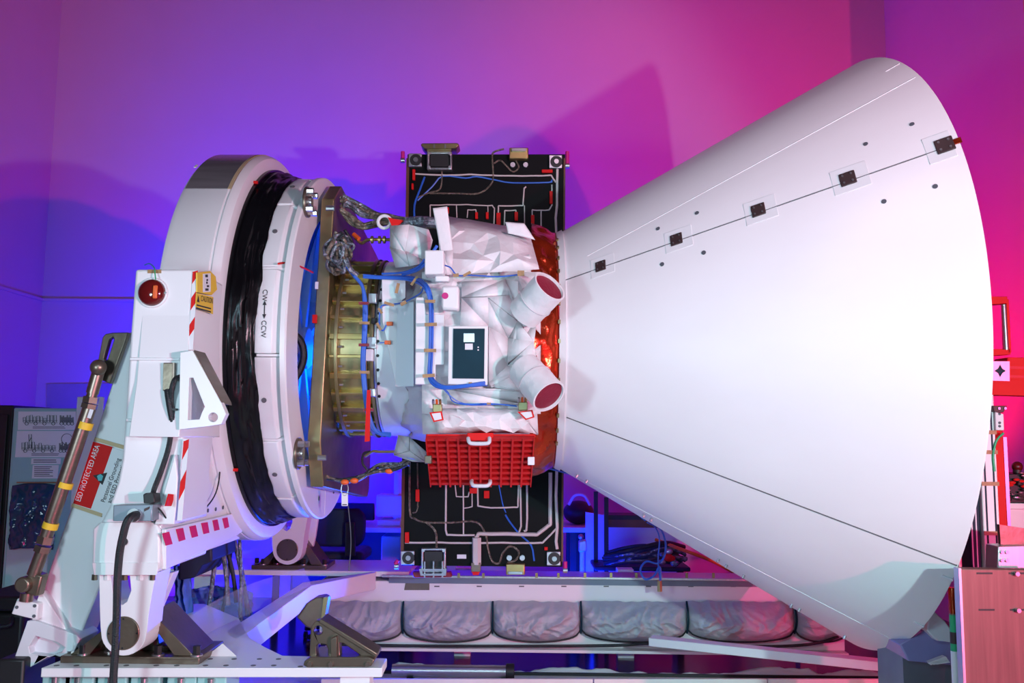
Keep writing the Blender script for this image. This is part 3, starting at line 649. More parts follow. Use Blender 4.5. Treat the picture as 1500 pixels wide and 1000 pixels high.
star((768, 460), -0.84, (805.5, 419), -0.96, 0.082, 0.085)
star((768, 540), -0.84, (804.5, 581), -0.97, 0.082, 0.085)
# foil skirt against the shield
def fw(t, v, x, r): return (0.004 * fbm((math.cos(t) * 6, math.sin(t) * 6, v), 1), (0.030 * (1 - 2 * abs(noise.noise(V((math.cos(t) * 5, math.sin(t) * 5, v * 1.6))))) - 0.02) * math.sin(math.pi * min(1, v * 1.1)))
MB().lathe([(0.06 + 0.135 * i / 10, 0.715 - 0.055 * i / 10) for i in range(11)], 240, wob=fw).build('foil_skirt', m_foil, craft, solid=0.002, ang=20)
for i in range(14):
    a = -0.9 + i * 0.145; o = V((0, -math.cos(a), math.sin(a))); c = V((0.197, 0, H)) + o * 0.668
    MB().obox(c, V((0.006, 0, 0)), o * 0.006, o.cross(V((1, 0, 0))) * 0.010).build('edge_clip', m_goldd, craft)
# small thruster brackets with white and red cards
for x, y, dx in ((641, 598, -1), (766, 595, 1)):
    c = at(x, y, -0.82); o = MB().obox(c, V((0.022, 0, 0)), V((0, 0.02, 0)), V((0, 0, 0.020))).build('thruster_block', m_goldd, craft, bevel=0.004)
    q = [(x - 12, y + 6), (x + 6, y + 4), (x + 9, y + 17), (x - 6, y + 20)] if dx < 0 else [(x - 8, y + 8), (x + 14, y + 5), (x + 17, y + 16), (x + 4, y + 20)]
    MB().px(q, -0.845, -0.842).build('red_card', m_redp, o)
    cx, cy = sum(p_[0] for p_ in q) / 4, sum(p_[1] for p_ in q) / 4
    MB().px([(cx + (a - cx) * 0.72, cy + (b - cy) * 0.72) for a, b in q], -0.847, -0.845).build('card_face', m_paper, o)
    for k in range(3):
        p = at(x - 6 + 5 * k, y - 6, -0.83); MB().cyl(p, p + V((0, -0.02, 0.02)), 0.006, n=8).build('fitting', (m_steel, m_orange, m_gold)[k], o)
# orange connectors on the skirt
for x, y in ((571, 474), (568, 501.5)):
    p = at(x, y, -0.56); MB().obox(p, V((0.016, 0, 0)), V((0, 0.008, 0)), V((0, 0, 0.010))).build('orange_connector', m_orange, craft, bevel=0.002)

# --- cabling
def cab(name, pts, r, mat, par, k=5): return MB().tube([at(*p) if isinstance(p, tuple) else V(p) for p in pts], r, 8, k).build(name, mat, par)
yc = YB - 0.115
trunk = [(534, 404, -0.56), (556, 406, -0.58), (590, 407, -0.62), (612, 411, -0.70), (625, 421, yc), (631, 440, yc), (632, 475, yc), (631, 520, yc), (630, 548, yc), (637, 561, yc - 0.02), (654, 567, yc - 0.05), (690, 564, yc - 0.05), (712, 561, yc - 0.03)]
for i in range(5):
    o = [(-1.6, -1.2), (1.4, -1.6), (0, 0.6), (-1.8, 1.8), (1.6, 1.6)][i]
    cab('blue_cable', [(a + o[0], b + o[1] + 0.8 * math.sin(j * 1.3 + i), c + 0.012 * (i % 3 - 1)) for j, (a, b, c) in enumerate(trunk)], 0.0066, m_blue, craft)
cab('blue_cable', [(590, 402, -0.64), (610, 396, -0.72), (624, 385, -0.80), (632, 372, -0.79), (640, 360, -0.78)], 0.008, m_blue, craft)
cab('blue_cable', [(560, 401, -0.60), (590, 399, -0.66), (612, 391, -0.74), (622, 380, -0.8)], 0.006, m_blue, craft)
cab('blue_cable', [(620, 418, yc), (617, 428, -0.74), (605, 436, -0.66), (590, 443, -0.60), (572, 446, -0.565), (559, 448, -0.56), (556, 460, -0.55), (556, 478, -0.55), (561, 484, -0.56), (566, 476, -0.565)], 0.004, m_blue, craft)
cab('blue_cable', [(556, 502, -0.555), (566, 501.5, -0.565)], 0.0025, m_blue, craft)
cab('blue_cable', [(650, 388, -0.83), (660, 392, -0.86), (670, 403, -0.86), (690, 403, -0.86), (730, 405, -0.84), (762, 402, -0.84)], 0.0035, m_blue, craft)
cab('blue_cable', [(640, 563, yc - 0.03), (656, 574, yc - 0.02), (664, 588, yc), (690, 593, yc), (730, 592, yc), (756, 594, yc)], 0.003, m_blue, craft)
cab('blue_cable', [(646, 565, yc - 0.03), (660, 580, yc - 0.02), (680, 591, yc), (720, 591, yc), (757, 595, yc)], 0.003, m_blue, craft)
def tapes(l, Y):
    for x, y, w_, h_, a in l:
        ca, sa = math.cos(a), math.sin(a)
        MB().px([(x + (i * w_ * ca - j * h_ * sa) / 2, y + (i * w_ * sa + j * h_ * ca) / 2) for i, j in ((-1, -1), (1, -1), (1, 1), (-1, 1))], Y, Y + 0.0015).build('tape', m_tape, craft)
tapes([(630, 441, 15, 4.5, 0.03), (631, 475, 18, 5, -0.03), (630, 513, 18, 5, 0.02), (628, 550, 18, 5, -0.08), (689, 563.5, 5, 8, 0)], yc - 0.055)
tapes([(582, 422, 4.5, 15, 0.25), (570, 445, 15, 4, 0.3), (591, 444, 9, 5, -0.5), (557, 455, 4, 9, -0.6), (555, 478, 4, 12, -0.5), (607, 411, 4, 16, 0.6), (620, 417, 4, 13, 0.5)], -0.72)
tapes([(668, 403, 8, 5, -0.1), (684, 401, 12, 4, -0.5), (763, 400, 10, 8, 0.0), (716, 591, 6, 3, 0)], -0.87)
# harness runs from the adapter to the craft
har = thing('cable_harness', 'tangled braided grey and gold cables running to the top of the spacecraft', 'cables', at(540, 330, -0.2))
hp = [(500, 297, -0.42), (515, 303, -0.40), (530, 312, -0.40), (548, 318, -0.42), (566, 322, -0.46), (590, 325, -0.50), (640, 328, -0.50)]
for i in range(11):
    rnd = random.Random(i)
    pts = [(a + rnd.uniform(-3, 3) * (j < 5), b + (i - 5) * 2.3 * (1 - 0.11 * j) + rnd.uniform(-2, 2) + (14 * math.sin(j * 0.9) if i > 6 and j < 4 else 0), c + rnd.uniform(-0.02, 0.02)) for j, (a, b, c) in enumerate(hp)]
    cab('braided_cable', pts, 0.010 if i % 2 else 0.013, m_harn if i % 3 else m_fcable, har)
cab('foil_cable', [(594, 326, -0.52), (615, 324, -0.54), (640, 326, -0.53)], 0.028, m_fcable, har)
p = at(563, 325, -0.50); MB().tube([p + V((0.033 * math.cos(t), 0, 0.033 * math.sin(t))) for t in (2 * math.pi * i / 24 for i in range(25))], 0.009, 8, sm=False).build('white_ring', m_paper, har)
p = at(576, 326, -0.53); MB().prism([p + V((x, 0, z)) for x, z in ((-0.03, 0.03), (0.0, 0.02), (0.055, 0.012), (0.03, -0.01), (-0.005, -0.04), (-0.01, -0.01))], (0, 0.015, 0)).build('red_tape', m_redp, har)
cab('strut_rod', [(521, 349, -0.40), (530, 356, -0.42), (540, 351, -0.45), (573, 351, -0.50)], 0.009, m_goldd, har)
cab('orange_sleeve', [(518, 343, -0.40), (526, 350, -0.42)], 0.012, m_orange, har)
for x in (545, 556, 563):
    p = at(x, 351, -0.49); MB().cyl(p - V((0.006, 0, 0)), p + V((0.006, 0, 0)), 0.020, n=14).build('rod_collar', m_gold, har)
tang = thing('cable_tangle', 'crumpled silver grey cable tangle at the upper edge of the gold adapter plate', 'cables', at(495, 370, -0.5))
for i in range(20):
    rnd = random.Random(40 + i); cx, cy = 495 + rnd.uniform(-4, 8), 368 + rnd.uniform(-12, 14)
    pts = [(cx + 20 * math.cos(j * rnd.uniform(0.8, 1.5) + i * 1.7) * rnd.uniform(0.3, 1.0), cy + 22 * math.sin(j * 1.1 + i * 1.7) * rnd.uniform(0.5, 1.1), -0.56 + rnd.uniform(-0.05, 0.03)) for j in range(6)]
    cab('looped_cable', pts, rnd.uniform(0.006, 0.012), (m_fcable, m_harn, m_rubber)[i % 3], tang)
cab('silver_sleeve', [(478, 372, -0.57), (490, 360, -0.58), (504, 378, -0.58), (514, 396, -0.57), (524, 404, -0.56)], 0.016, m_fcable, tang)
bl = thing('blue_cable_bundle', 'blue cable bundle curving down the right edge of the gold ring', 'cables', at(540, 480, -0.53))
for i in range(4):
    o = (-1.5, 1.3, 0.2, -0.4)[i]
    cab('blue_cable', [(508, 390, -0.58), (519, 404, -0.57), (531, 420 , -0.565), (535 + o, 450, -0.565), (534 + o, 490, -0.565), (532 + o, 530, -0.565), (535 + o, 575, -0.565), (541 + o, 612, -0.56), (551 + o, 632, -0.54), (572, 637 + o, -0.50)], 0.009 if i < 3 else 0.006, m_blue, bl)
for i, (x, y) in enumerate([(533, 444), (534, 473), (533, 505), (534, 545), (540, 600)]):
    p = at(x, y, -0.585); MB().obox(p, V((0.026, 0, 0)), V((0, 0.004, 0)), V((0, 0, 0.007))).build('tape', m_tape if i % 2 else m_capred, bl)
rib = MB()
rb = [(537.5, 571), (543, 571), (541.5, 646), (534, 647)]
tag(MB().px(rb, -0.60, -0.597).build('red_ribbon', m_redp), 'long red ribbon hanging beside the right edge of the gold ring', 'ribbon')
low = thing('lower_cable_harness', 'braided cables looping below the gold adapter to the underside of the spacecraft', 'cables', at(540, 690, -0.35))
for i in range(6):
    rnd = random.Random(80 + i)
    pts = [(470, 694 + i, -0.42), (490, 702, -0.40), (507, 704 + rnd.uniform(-3, 3), -0.38), (530, 697 + rnd.uniform(-4, 4), -0.38), (552, 688 + rnd.uniform(-7, 7), -0.40), (575, 684 + rnd.uniform(-5, 5), -0.42), (600, 676 + rnd.uniform(-4, 4), -0.44)]
    cab('braided_cable', pts, 0.009, (m_harn, m_fcable, m_rubber)[i % 3], low)
cab('strut_rod', [(535, 668, -0.42), (546, 661, -0.44), (556, 661.5, -0.46), (578, 661.5, -0.50)], 0.008, m_goldd, low)
cab('cable_loop', [(546, 661, -0.44), (533, 664, -0.42), (531, 678, -0.40), (538, 688, -0.40)], 0.006, m_rubber, low)
for x, y in ((505, 706), (519, 704), (570, 690), (592, 680)):
    p = at(x, y, -0.42); MB().ball(p, 0.018, (1.2, 0.7, 0.8), 12, 8).build('orange_tie', m_orange, low)
tg_ = thing('hanging_tag', 'white key tag on a loop hanging below the gold adapter', 'tag', at(505, 742, -0.40))
p = at(505, 716, -0.40)
MB().tube([p + V((0.018 * math.cos(t), 0, 0.033 * math.sin(t))) for t in (2 * math.pi * i / 20 for i in range(21))], 0.003, 6, sm=False).build('loop', m_steel, tg_)
t_ = MB().px([(500, 722), (509.5, 722), (509.5, 741), (500, 741)], -0.402, -0.394).build('tag_plate', m_paper, tg_, bevel=0.003)
MB().px([(501.5, 738.2), (508, 738.2), (508, 739.6), (501.5, 739.6)], -0.4035, -0.402).build('tag_print', m_ink, tg_)
cab('tag_string', [(510, 741, -0.40), (513, 770, -0.40), (514, 800, -0.40), (511, 836, -0.40)], 0.0025, m_inkgrey, tg_)

# ================================================================ tall black panel behind the body
YP = 0.80
pan = thing('solar_panel', 'tall black panel standing behind the spacecraft, with ivory wiring and corner brackets', 'panel', at(710, 830, YP + 0.02))
TL, TR, BR, BL = (597, 226), (828, 226), (824, 830), (588, 828)
MB().px([TL, TR, BR, BL], YP, YP + 0.03).build('panel_board', m_panel, pan)
def band(a, b, w, dy=-0.003):
    p, q = at(*a, YP), at(*b, YP); d = (q - p).normalized(); n = d.cross(V((0, 1, 0)))
    return MB().obox((p + q) / 2 + V((0, dy, 0)), d * (q - p).length / 2, n * w, V((0, 0.003, 0)))
band((597.5, 232), (589, 822), 0.010).build('panel_edge', m_copperedge, pan)
band((827, 232), (823.5, 822), 0.006).build('panel_edge', m_copperedge, pan)
A = lambda l: [(560 + x * 0.23, 190 + y * 0.23) for x, y in l]
B = lambda l: [(540 + x * 0.28, 580 + y * 0.28) for x, y in l]
def wire(pts, r, mat, name='wire', k=3): 
    return MB().tube([at(x, y, YP - r * 0.9) for x, y in pts], r, 6, k).build(name, mat, pan)
def dense(l):          # straight runs keep their corners
    out = []
    for (a, b), (c, d) in zip(l, l[1:]):
        out += [(a, b), (a + (c - a) * 0.12, b + (d - b) * 0.12), (a + (c - a) * 0.5, b + (d - b) * 0.5 + 0.3), (a + (c - a) * 0.88, b + (d - b) * 0.88)]
    return out + [l[-1]]
for l, r in [(A([(195, 280), (410, 290), (560, 284), (690, 290), (820, 293), (960, 293), (1075, 290), (1105, 335)]), 0.0075),
             (A([(1115, 250), (1113, 340), (1112, 480), (1104, 560), (1108, 680)]), 0.011),
             (A([(305, 600), (305, 480), (420, 477), (540, 476), (640, 482), (700, 482), (714, 500), (710, 620)]), 0.0055),
             (A([(472, 480), (475, 560)]), 0.005), (A([(540, 560), (545, 510), (595, 509), (600, 540)]), 0.005),
             (A([(735, 600), (740, 485), (895, 482), (904, 372), (916, 362)]), 0.0065), (A([(775, 640), (780, 515), (850, 512), (855, 560)]), 0.006),
             (A([(905, 482), (906, 640)]), 0.005), (A([(955, 700), (955, 511), (1010, 513), (1062, 511), (1080, 480), (1080, 350)]), 0.006), (A([(1011, 515), (1011, 700)]), 0.006), (A([(672, 480), (674, 560)]), 0.004),
             (B([(405, 420), (403, 700), (410, 725), (555, 727)]), 0.0085), (B([(495, 420), (496, 725)]), 0.0065), (B([(450, 440), (459, 525), (520, 526), (526, 500)]), 0.005),
             (B([(541, 500), (541, 578), (500, 586)]), 0.005), (B([(570, 480), (572, 574), (640, 584), (780, 580), (786, 420)]), 0.007), (B([(793, 420), (797, 680), (785, 716)]), 0.008),
             (B([(828, 420), (829, 640), (825, 702), (812, 706)]), 0.009), (B([(985, 340), (980, 520), (986, 690), (980, 760), (986, 800)]), 0.013),
             (B([(984, 690), (910, 766), (820, 768), (700, 766), (490, 768), (370, 765), (190, 766)]), 0.0085),
             (B([(562, 880), (562, 740), (575, 720), (720, 720), (880, 724), (950, 670), (951, 400)]), 0.016)]:
    wire(dense(l), r * 0.78, m_cream, 'ivory_wire', 2)
wire(B([(565, 880), (565, 740)]), 0.030, m_cream, 'ivory_wire')
for l, r in [(A([(205, 600), (205, 480), (240, 380), (270, 300)]), 0.007), (A([(225, 450), (320, 360), (385, 295), (530, 308), (600, 298), (720, 320), (830, 338), (1060, 335), (1078, 320)]), 0.0055),
             (B([(670, 400), (700, 560), (718, 610)]), 0.004), (B([(715, 620), (740, 660), (790, 722), (850, 780), (866, 862)]), 0.006)]:
    wire(l, r, m_blue, 'blue_wire')
for l, r in [(A([(225, 432), (300, 400), (366, 378), (380, 300), (378, 250)]), 0.006), (A([(300, 405), (470, 406), (612, 405), (690, 350), (706, 290), (700, 170), (715, 140), (775, 122)]), 0.0065),
             (A([(710, 215), (750, 195), (790, 230), (832, 268), (868, 240), (850, 195)]), 0.006), (A([(380, 235), (340, 200), (345, 160)]), 0.005),
             (B([(215, 330), (215, 600), (240, 640), (300, 660), (430, 661), (560, 658), (610, 720), (625, 800), (645, 862), (682, 872), (702, 820), (740, 785), (785, 812), (770, 856), (725, 872)]), 0.0075),
             (B([(255, 350), (256, 580), (230, 612)]), 0.005), (B([(300, 660), (345, 700), (355, 760), (350, 850)]), 0.008)]:
    wire(l, r, m_harn, 'braided_wire', 5)
for (x, y), w_, h_ in [(A([(600, 545)])[0], 4, 10), (A([(668, 545)])[0], 4, 10), (A([(740, 575)])[0], 6, 22), (A([(853, 550)])[0], 5, 13), (A([(958, 585)])[0], 5, 20), (A([(1075, 430)])[0], 4.5, 19), (A([(1050, 262)])[0], 16, 4.5), (A([(200, 285)])[0], 4, 16), (A([(192, 360)])[0], 3, 9), (A([(415, 512)])[0], 4, 9),
                       (B([(255, 520)])[0], 5.5, 18), (B([(547, 495)])[0], 11, 8), (B([(617, 515)])[0], 8, 11), (B([(200, 740)])[0], 6, 16), (B([(928, 798)])[0], 5, 5)]:
    MB().px([(x - w_ / 2, y - h_ / 2), (x + w_ / 2, y - h_ / 2), (x + w_ / 2, y + h_ / 2), (x - w_ / 2, y + h_ / 2)], YP - 0.022, YP - 0.004).build('red_plug', m_redp, pan, bevel=0.003)
# corner and side fittings
def ring_fit(x, y, s):
    o = [(x - s, y - s), (x + s, y - s), (x + s, y - s * .4), (x + s * .55, y - s * .4), (x + s * .55, y + s * .4), (x + s, y + s * .4), (x + s, y + s), (x - s, y + s)]
    f = MB().px(o, YP - 0.03, YP).build('corner_bracket', m_alu, pan, bevel=0.003)
    c = at(x + s * 0.1, y, YP - 0.034); MB().cyl(c + V((0, 0.02, 0)), c, 0.040, n=20).build('bush', m_blackm, f)
    MB().cyl(c, c - V((0, 0.01, 0)), 0.016, n=16).build('bolt', m_steel, f); return f
ring_fit(608, 234, 9.5); ring_fit(814, 236.5, 9.5); ring_fit(597, 817, 10); ring_fit(811, 818, 10)
def cleat(x0, x1, y0, y1, up, nm='hinge_fitting'):
    f = MB().px([(x0, y0), (x1, y0), (x1, y1), (x0, y1)], YP - 0.05, YP, [[(x0 + 3, y0 + 3), (x1 - 3, y0 + 3), (x1 - 3, y1 - 3), (x0 + 3, y1 - 3)]]).build(nm, m_steel, pan, bevel=0.003)
    MB().px([(x0 + 4, y0 + 4), (x1 - 4, y0 + 4), (x1 - 4, y1 - 4), (x0 + 4, y1 - 4)], YP - 0.03, YP - 0.001).build('fitting_block', m_blackm, f, bevel=0.004)
    for x in (x0 + 3, x1 - 3):
        for y in (y0 + 3, y1 - 3):
            c = at(x, y, YP - 0.05); MB().cyl(c, c - V((0, 0.008, 0)), 0.010, n=10).build('screw', m_alu, f)
    return f
f = cleat(625.5, 662, 222, 248, True)
MB().px([(625, 217), (661, 217), (660, 222), (626, 222)], YP - 0.06, YP + 0.02).build('clevis', m_goldd, f)
MB().px([(616, 212), (618, 209.5), (670, 209), (673, 212), (668, 217), (621, 217.5)], YP - 0.08, YP + 0.05).build('hinge_arm', m_goldd, f, bevel=0.006)
for x in (636, 652): MB().px([(x - 1.2, 211), (x + 1.2, 211), (x + 1.2, 217), (x - 1.2, 217)], YP - 0.083, YP - 0.08).build('arm_web', m_steel, f)
f = cleat(617, 653, 803, 838, False)
for x in (622, 635, 648): MB().px([(x - 1, 822), (x + 1, 822), (x + 1, 846), (x - 1, 846)], YP - 0.08, YP - 0.05).build('clevis_pin', m_steel, f)
MB().px([(614, 833), (654, 833), (653, 843), (616, 843)], YP - 0.09, YP - 0.02, [[(619, 836), (649, 836), (649, 840), (619, 840)]]).build('clevis', m_steel, f)
MB().px([(604, 838), (660, 838), (662, 845), (606, 846)], YP - 0.02, YP + 0.05).build('hinge_arm', m_capred, f, bevel=0.006)
for (x, y, s) in ((760, 224, 1), (755, 834, -1)):
    f = MB().px([(x - 14, y - 8), (x + 14, y - 8), (x + 14, y + 8), (x - 14, y + 8)], YP - 0.06, YP).build('gold_latch', m_gold, pan, bevel=0.006)
    MB().px([(x - 11, y - 5 * s - 2), (x + 11, y - 5 * s - 2), (x + 11, y - 5 * s + 2), (x - 11, y - 5 * s + 2)], YP - 0.075, YP - 0.06).build('latch_bar', m_steel, f, bevel=0.003)
    for dx in (-9, 10):
        c = at(x + dx, y + 17 * s, YP - 0.02); MB().cyl(c + V((0, 0.02, 0)), c, 0.017, n=16).build('washer_bolt', m_alu, f)
f = MB().px([(690, 824), (704, 824), (704, 838), (690, 838)], YP - 0.05, YP).build('cable_connector', m_bronzel, pan, bevel=0.003)
MB().px([(691, 837), (703, 837), (701, 842), (693, 842)], YP - 0.05, YP).build('red_plug', m_redp, f)
MB().px([(669.5, 812), (683, 812), (683, 818), (669.5, 818)], YP - 0.004, YP).build('part_label', m_paper, pan)
for (x0, y0), (x1, y1) in (((590, 232), (590, 222)), ((831, 240), (831, 222)), ((579, 826), (583, 820)), ((828, 832), (828, 822))):
    MB().cyl(at(x0, y0, YP), at(x1, y1, YP), 0.013, n=12).build('pink_cap', m_mag, pan)
    c = at((x0 + x1) / 2, y0 + 3, YP); MB().cyl(c - V((0.014, 0, 0)), c + V((0.014, 0, 0)), 0.018, n=12).build('cap_socket', m_steel, pan)

# ================================================================ red honeycomb cover
red = thing('protective_cover', 'red ribbed grid cover with two grey handles hung under the spacecraft body', 'cover', at(704, 708, -0.6))
def rp(u, v, h=0.0):                     # u across, v down the sloping face
    a = at(624 + (783 - 624) * u, 637.5, -0.80); b = at(631 + (778 - 631) * u, 706.5, -0.66)
    p = a.lerp(b, v); return p + V((0, -0.78, -0.62)).normalized() * h
MB().add([rp(0, 0), rp(1, 0), rp(1, 1), rp(0, 1), rp(0, 0, -0.01), rp(1, 0, -0.01), rp(1, 1, -0.01), rp(0, 1, -0.01)], [(0, 1, 2, 3), (4, 7, 6, 5), (0, 4, 5, 1), (1, 5, 6, 2), (2, 6, 7, 3), (3, 7, 4, 0)]).build('back_plate', m_red, red)
mb = MB()
def bar(u0, v0, u1, v1, h): 
    q = [rp(u0, v0), rp(u1, v0), rp(u1, v1), rp(u0, v1)]; t = [rp(u0, v0, h), rp(u1, v0, h), rp(u1, v1, h), rp(u0, v1, h)]
    mb.add(q + t, [(4, 5, 6, 7), (0, 1, 5, 4), (1, 2, 6, 5), (2, 3, 7, 6), (3, 0, 4, 7)])
for i in range(9):
    v = 0.03 + i * 0.116; bar(0.0, v - 0.026, 1.0, v + 0.026, 0.024)
for i in range(11):
    u = i / 10; bar(max(0, u - 0.009), 0.0, min(1, u + 0.009), 1.0, 0.034)
mb.build('grid_ribs', m_red, red)
MB().px([(684, 640), (684, 634), (723, 634), (723, 640), (716, 645), (690, 645)], -0.86, -0.83).build('pull_tab', m_redp, red, bevel=0.004)
def handle(pts, Y, r=0.009): MB().tube([at(x, y, Y + d) for x, y, d in pts], r, 10).build('handle', m_greyplate, red)
handle([(687, 640, 0.04), (686, 643, 0), (688, 648, -0.02), (694, 649.5, -0.02), (710, 649.5, -0.02), (716, 648, -0.02), (717, 643, 0), (716, 639, 0.04)], -0.87)
handle([(691, 703, 0.05), (691, 707, 0), (694, 711, -0.02), (704, 711.5, -0.02), (714, 711, -0.02), (718, 707, 0), (718, 703, 0.05)], -0.74)
MB().px([(626, 636), (783, 636), (785, 640), (770, 640), (624, 640)], -0.80, -0.70).build('top_edge', m_redp, red)
for x, y in ((778, 675), (627, 673)):
    MB().px([(x - 5, y - 6), (x + 5, y - 6), (x + 5, y + 6), (x - 5, y + 6)], -0.80, -0.74).build('side_clamp', m_paper if x > 700 else m_bronze, red, bevel=0.003)

# ================================================================ base frame
ZP = H - 1.43                                                   # top of the base plates
base = thing('base_frame', 'white welded steel base frame with thick plates under the yoke and a long beam behind', 'frame', (-1.0, 0, 0.3))
A_ = lambda x, y, z=ZP: atz(x, y, z)
YN = atz(300, 977, ZP).y
pts = [A_(60, 978), A_(560, 978), A_(567, 964), A_(415, 960), A_(388, 947), A_(366, 934), A_(350, 905), A_(300, 884), A_(240, 884), A_(230, 930), A_(100, 962)]
MB().prism(pts, (0, 0, -0.036)).build('near_plate', m_white, base, bevel=0.004)
YB1 = atz(500, 836, ZP).y                                        # front edge of the far plate and beam
p0, p1 = A_(232, 836), A_(800, 843)
x_l, x_r = atz(232, 838, ZP).x, at(1210, 850, YB1).x
MB().bx(x_l, atz(600, 836, ZP).x, YB1, YB1 + 0.56, ZP - 0.036, ZP).build('far_plate', m_white, base, bevel=0.004)
zt1 = at(700, 852, YB1).z; zb1 = at(700, 947, YB1).z
x1b = at(1235, 850, YB1).x
MB().bx(at(470, 850, YB1).x, x1b, YB1 + 0.0, YB1 + 0.22, zb1, zt1).build('long_beam', m_white, base, bevel=0.006)
zr = at(700, 842, YB1).z
m_slate = M('slate blue anodised strip', (0.16, 0.19, 0.25), 0.4, 0.3)
MB().bx(at(560, 850, YB1).x, x1b + 0.3, YB1 - 0.03, YB1 + 0.22, at(700, 846, YB1).z, zr).build('top_rail', m_alu, base, bevel=0.004)
MB().bx(at(570, 850, YB1).x, x1b, YB1 - 0.012, YB1, zt1 - 0.012, at(700, 846, YB1).z).build('rail_groove', m_slate, base)
MB().bx(at(480, 850, YB1).x, x1b, YB1 - 0.07, YB1 + 0.02, zb1 - 0.02, zb1).build('bottom_lip', m_white, base, bevel=0.003)
for i in range(9):
    c = at(640 + i * 62, 858.5, YB1); MB().obox(c, V((0.018, 0, 0)), V((0, 0.002, 0)), V((0, 0, 0.004))).build('slot', m_groove, base)
for x in (672, 708, 786, 818, 857, 895, 932, 968, 1006, 1045):
    c = at(x, 842.5, YB1 - 0.03); MB().obox(c, V((0.009, 0, 0)), V((0, 0.004, 0)), V((0, 0, 0.017))).build('rail_clip', m_goldd, base)
MB().px([(594, 853), (629, 853), (629, 864), (592, 864)], YB1 - 0.004, YB1).build('name_plate', m_bronze, base)
# bent brace from the near plate to the far beam
top = [A_(345, 938), A_(457, 857), A_(549, 838.5), A_(549, 838.5) + V((0, 0.06, 0)), A_(440, 855) + V((0, 0.05, 0)), A_(330, 925)]
MB().prism(top, (0, 0, -0.115)).build('brace', m_white, base, bevel=0.004)
cn = A_(325, 958); cn = A_(322, 962)
mb = MB(); b0 = A_(302, 961); b1 = A_(347, 961); ap = at(326, 942, b0.y + 0.05)
mb.add([b0, b1, (b0 + b1) / 2 + V((0, 0.12, 0)), ap], [(0, 1, 3), (1, 2, 3), (2, 0, 3), (0, 2, 1)]); mb.build('corner_gusset', m_white, base)
for x, y in [(308, 965), (343, 965), (380, 965), (408, 965), (301, 974.5), (331, 974.5), (371, 974.5), (401, 974.5), (83, 974.5), (112, 974.5), (156, 974.5), (185, 974.5), (229, 974.5), (259, 974.5), (440, 976)]:
    c = A_(x, y); MB().cyl(c - V((0, 0, 0.002)), c + V((0, 0, 0.0012)), 0.011, n=12).build('bolt_hole', m_groove, base)
# long low rails to the right
def rail(a, b, z, w, h, nm): 
    p, q = atz(*a, z), atz(*b, z); d = (q - p).normalized(); n = V((-d.y, d.x, 0))
    MB().prism([p, q, q + n * w, p + n * w], (0, 0, -h)).build(nm, m_white, base, bevel=0.004)
rail((950, 934), (1400, 981), H - 1.76, 0.10, 0.052, 'diagonal_rail')
# feet under the near plate and legs under the beam
for x in (66, 100, 150, 200, 255, 300):
    c = A_(x, 977); c = V((c.x + 0.02, YN + 0.09, 0))
    f = MB().bx(c.x - 0.06, c.x + 0.06, c.y - 0.06, c.y + 0.12, 0.0, ZP - 0.036).build('foot_block', m_tealpaint, base, bevel=0.006)
    MB().cyl(c + V((0, -0.07, ZP - 0.05)), c + V((0, -0.07, ZP - 0.09)), 0.014, n=12).build('foot_bolt', m_steel, f)
for x in (x_l + 0.1, -0.4, 0.8, x1b - 0.12):
    MB().bx(x - 0.06, x + 0.06, YB1 + 0.42, YB1 + 0.54, 0, ZP - 0.03).build('beam_leg', m_white, base, bevel=0.004)
MB().bx(A_(540, 978).x - 0.12, A_(540, 978).x, YN + 0.05, YN + 0.15, 0, ZP - 0.036).build('plate_leg', m_white, base)

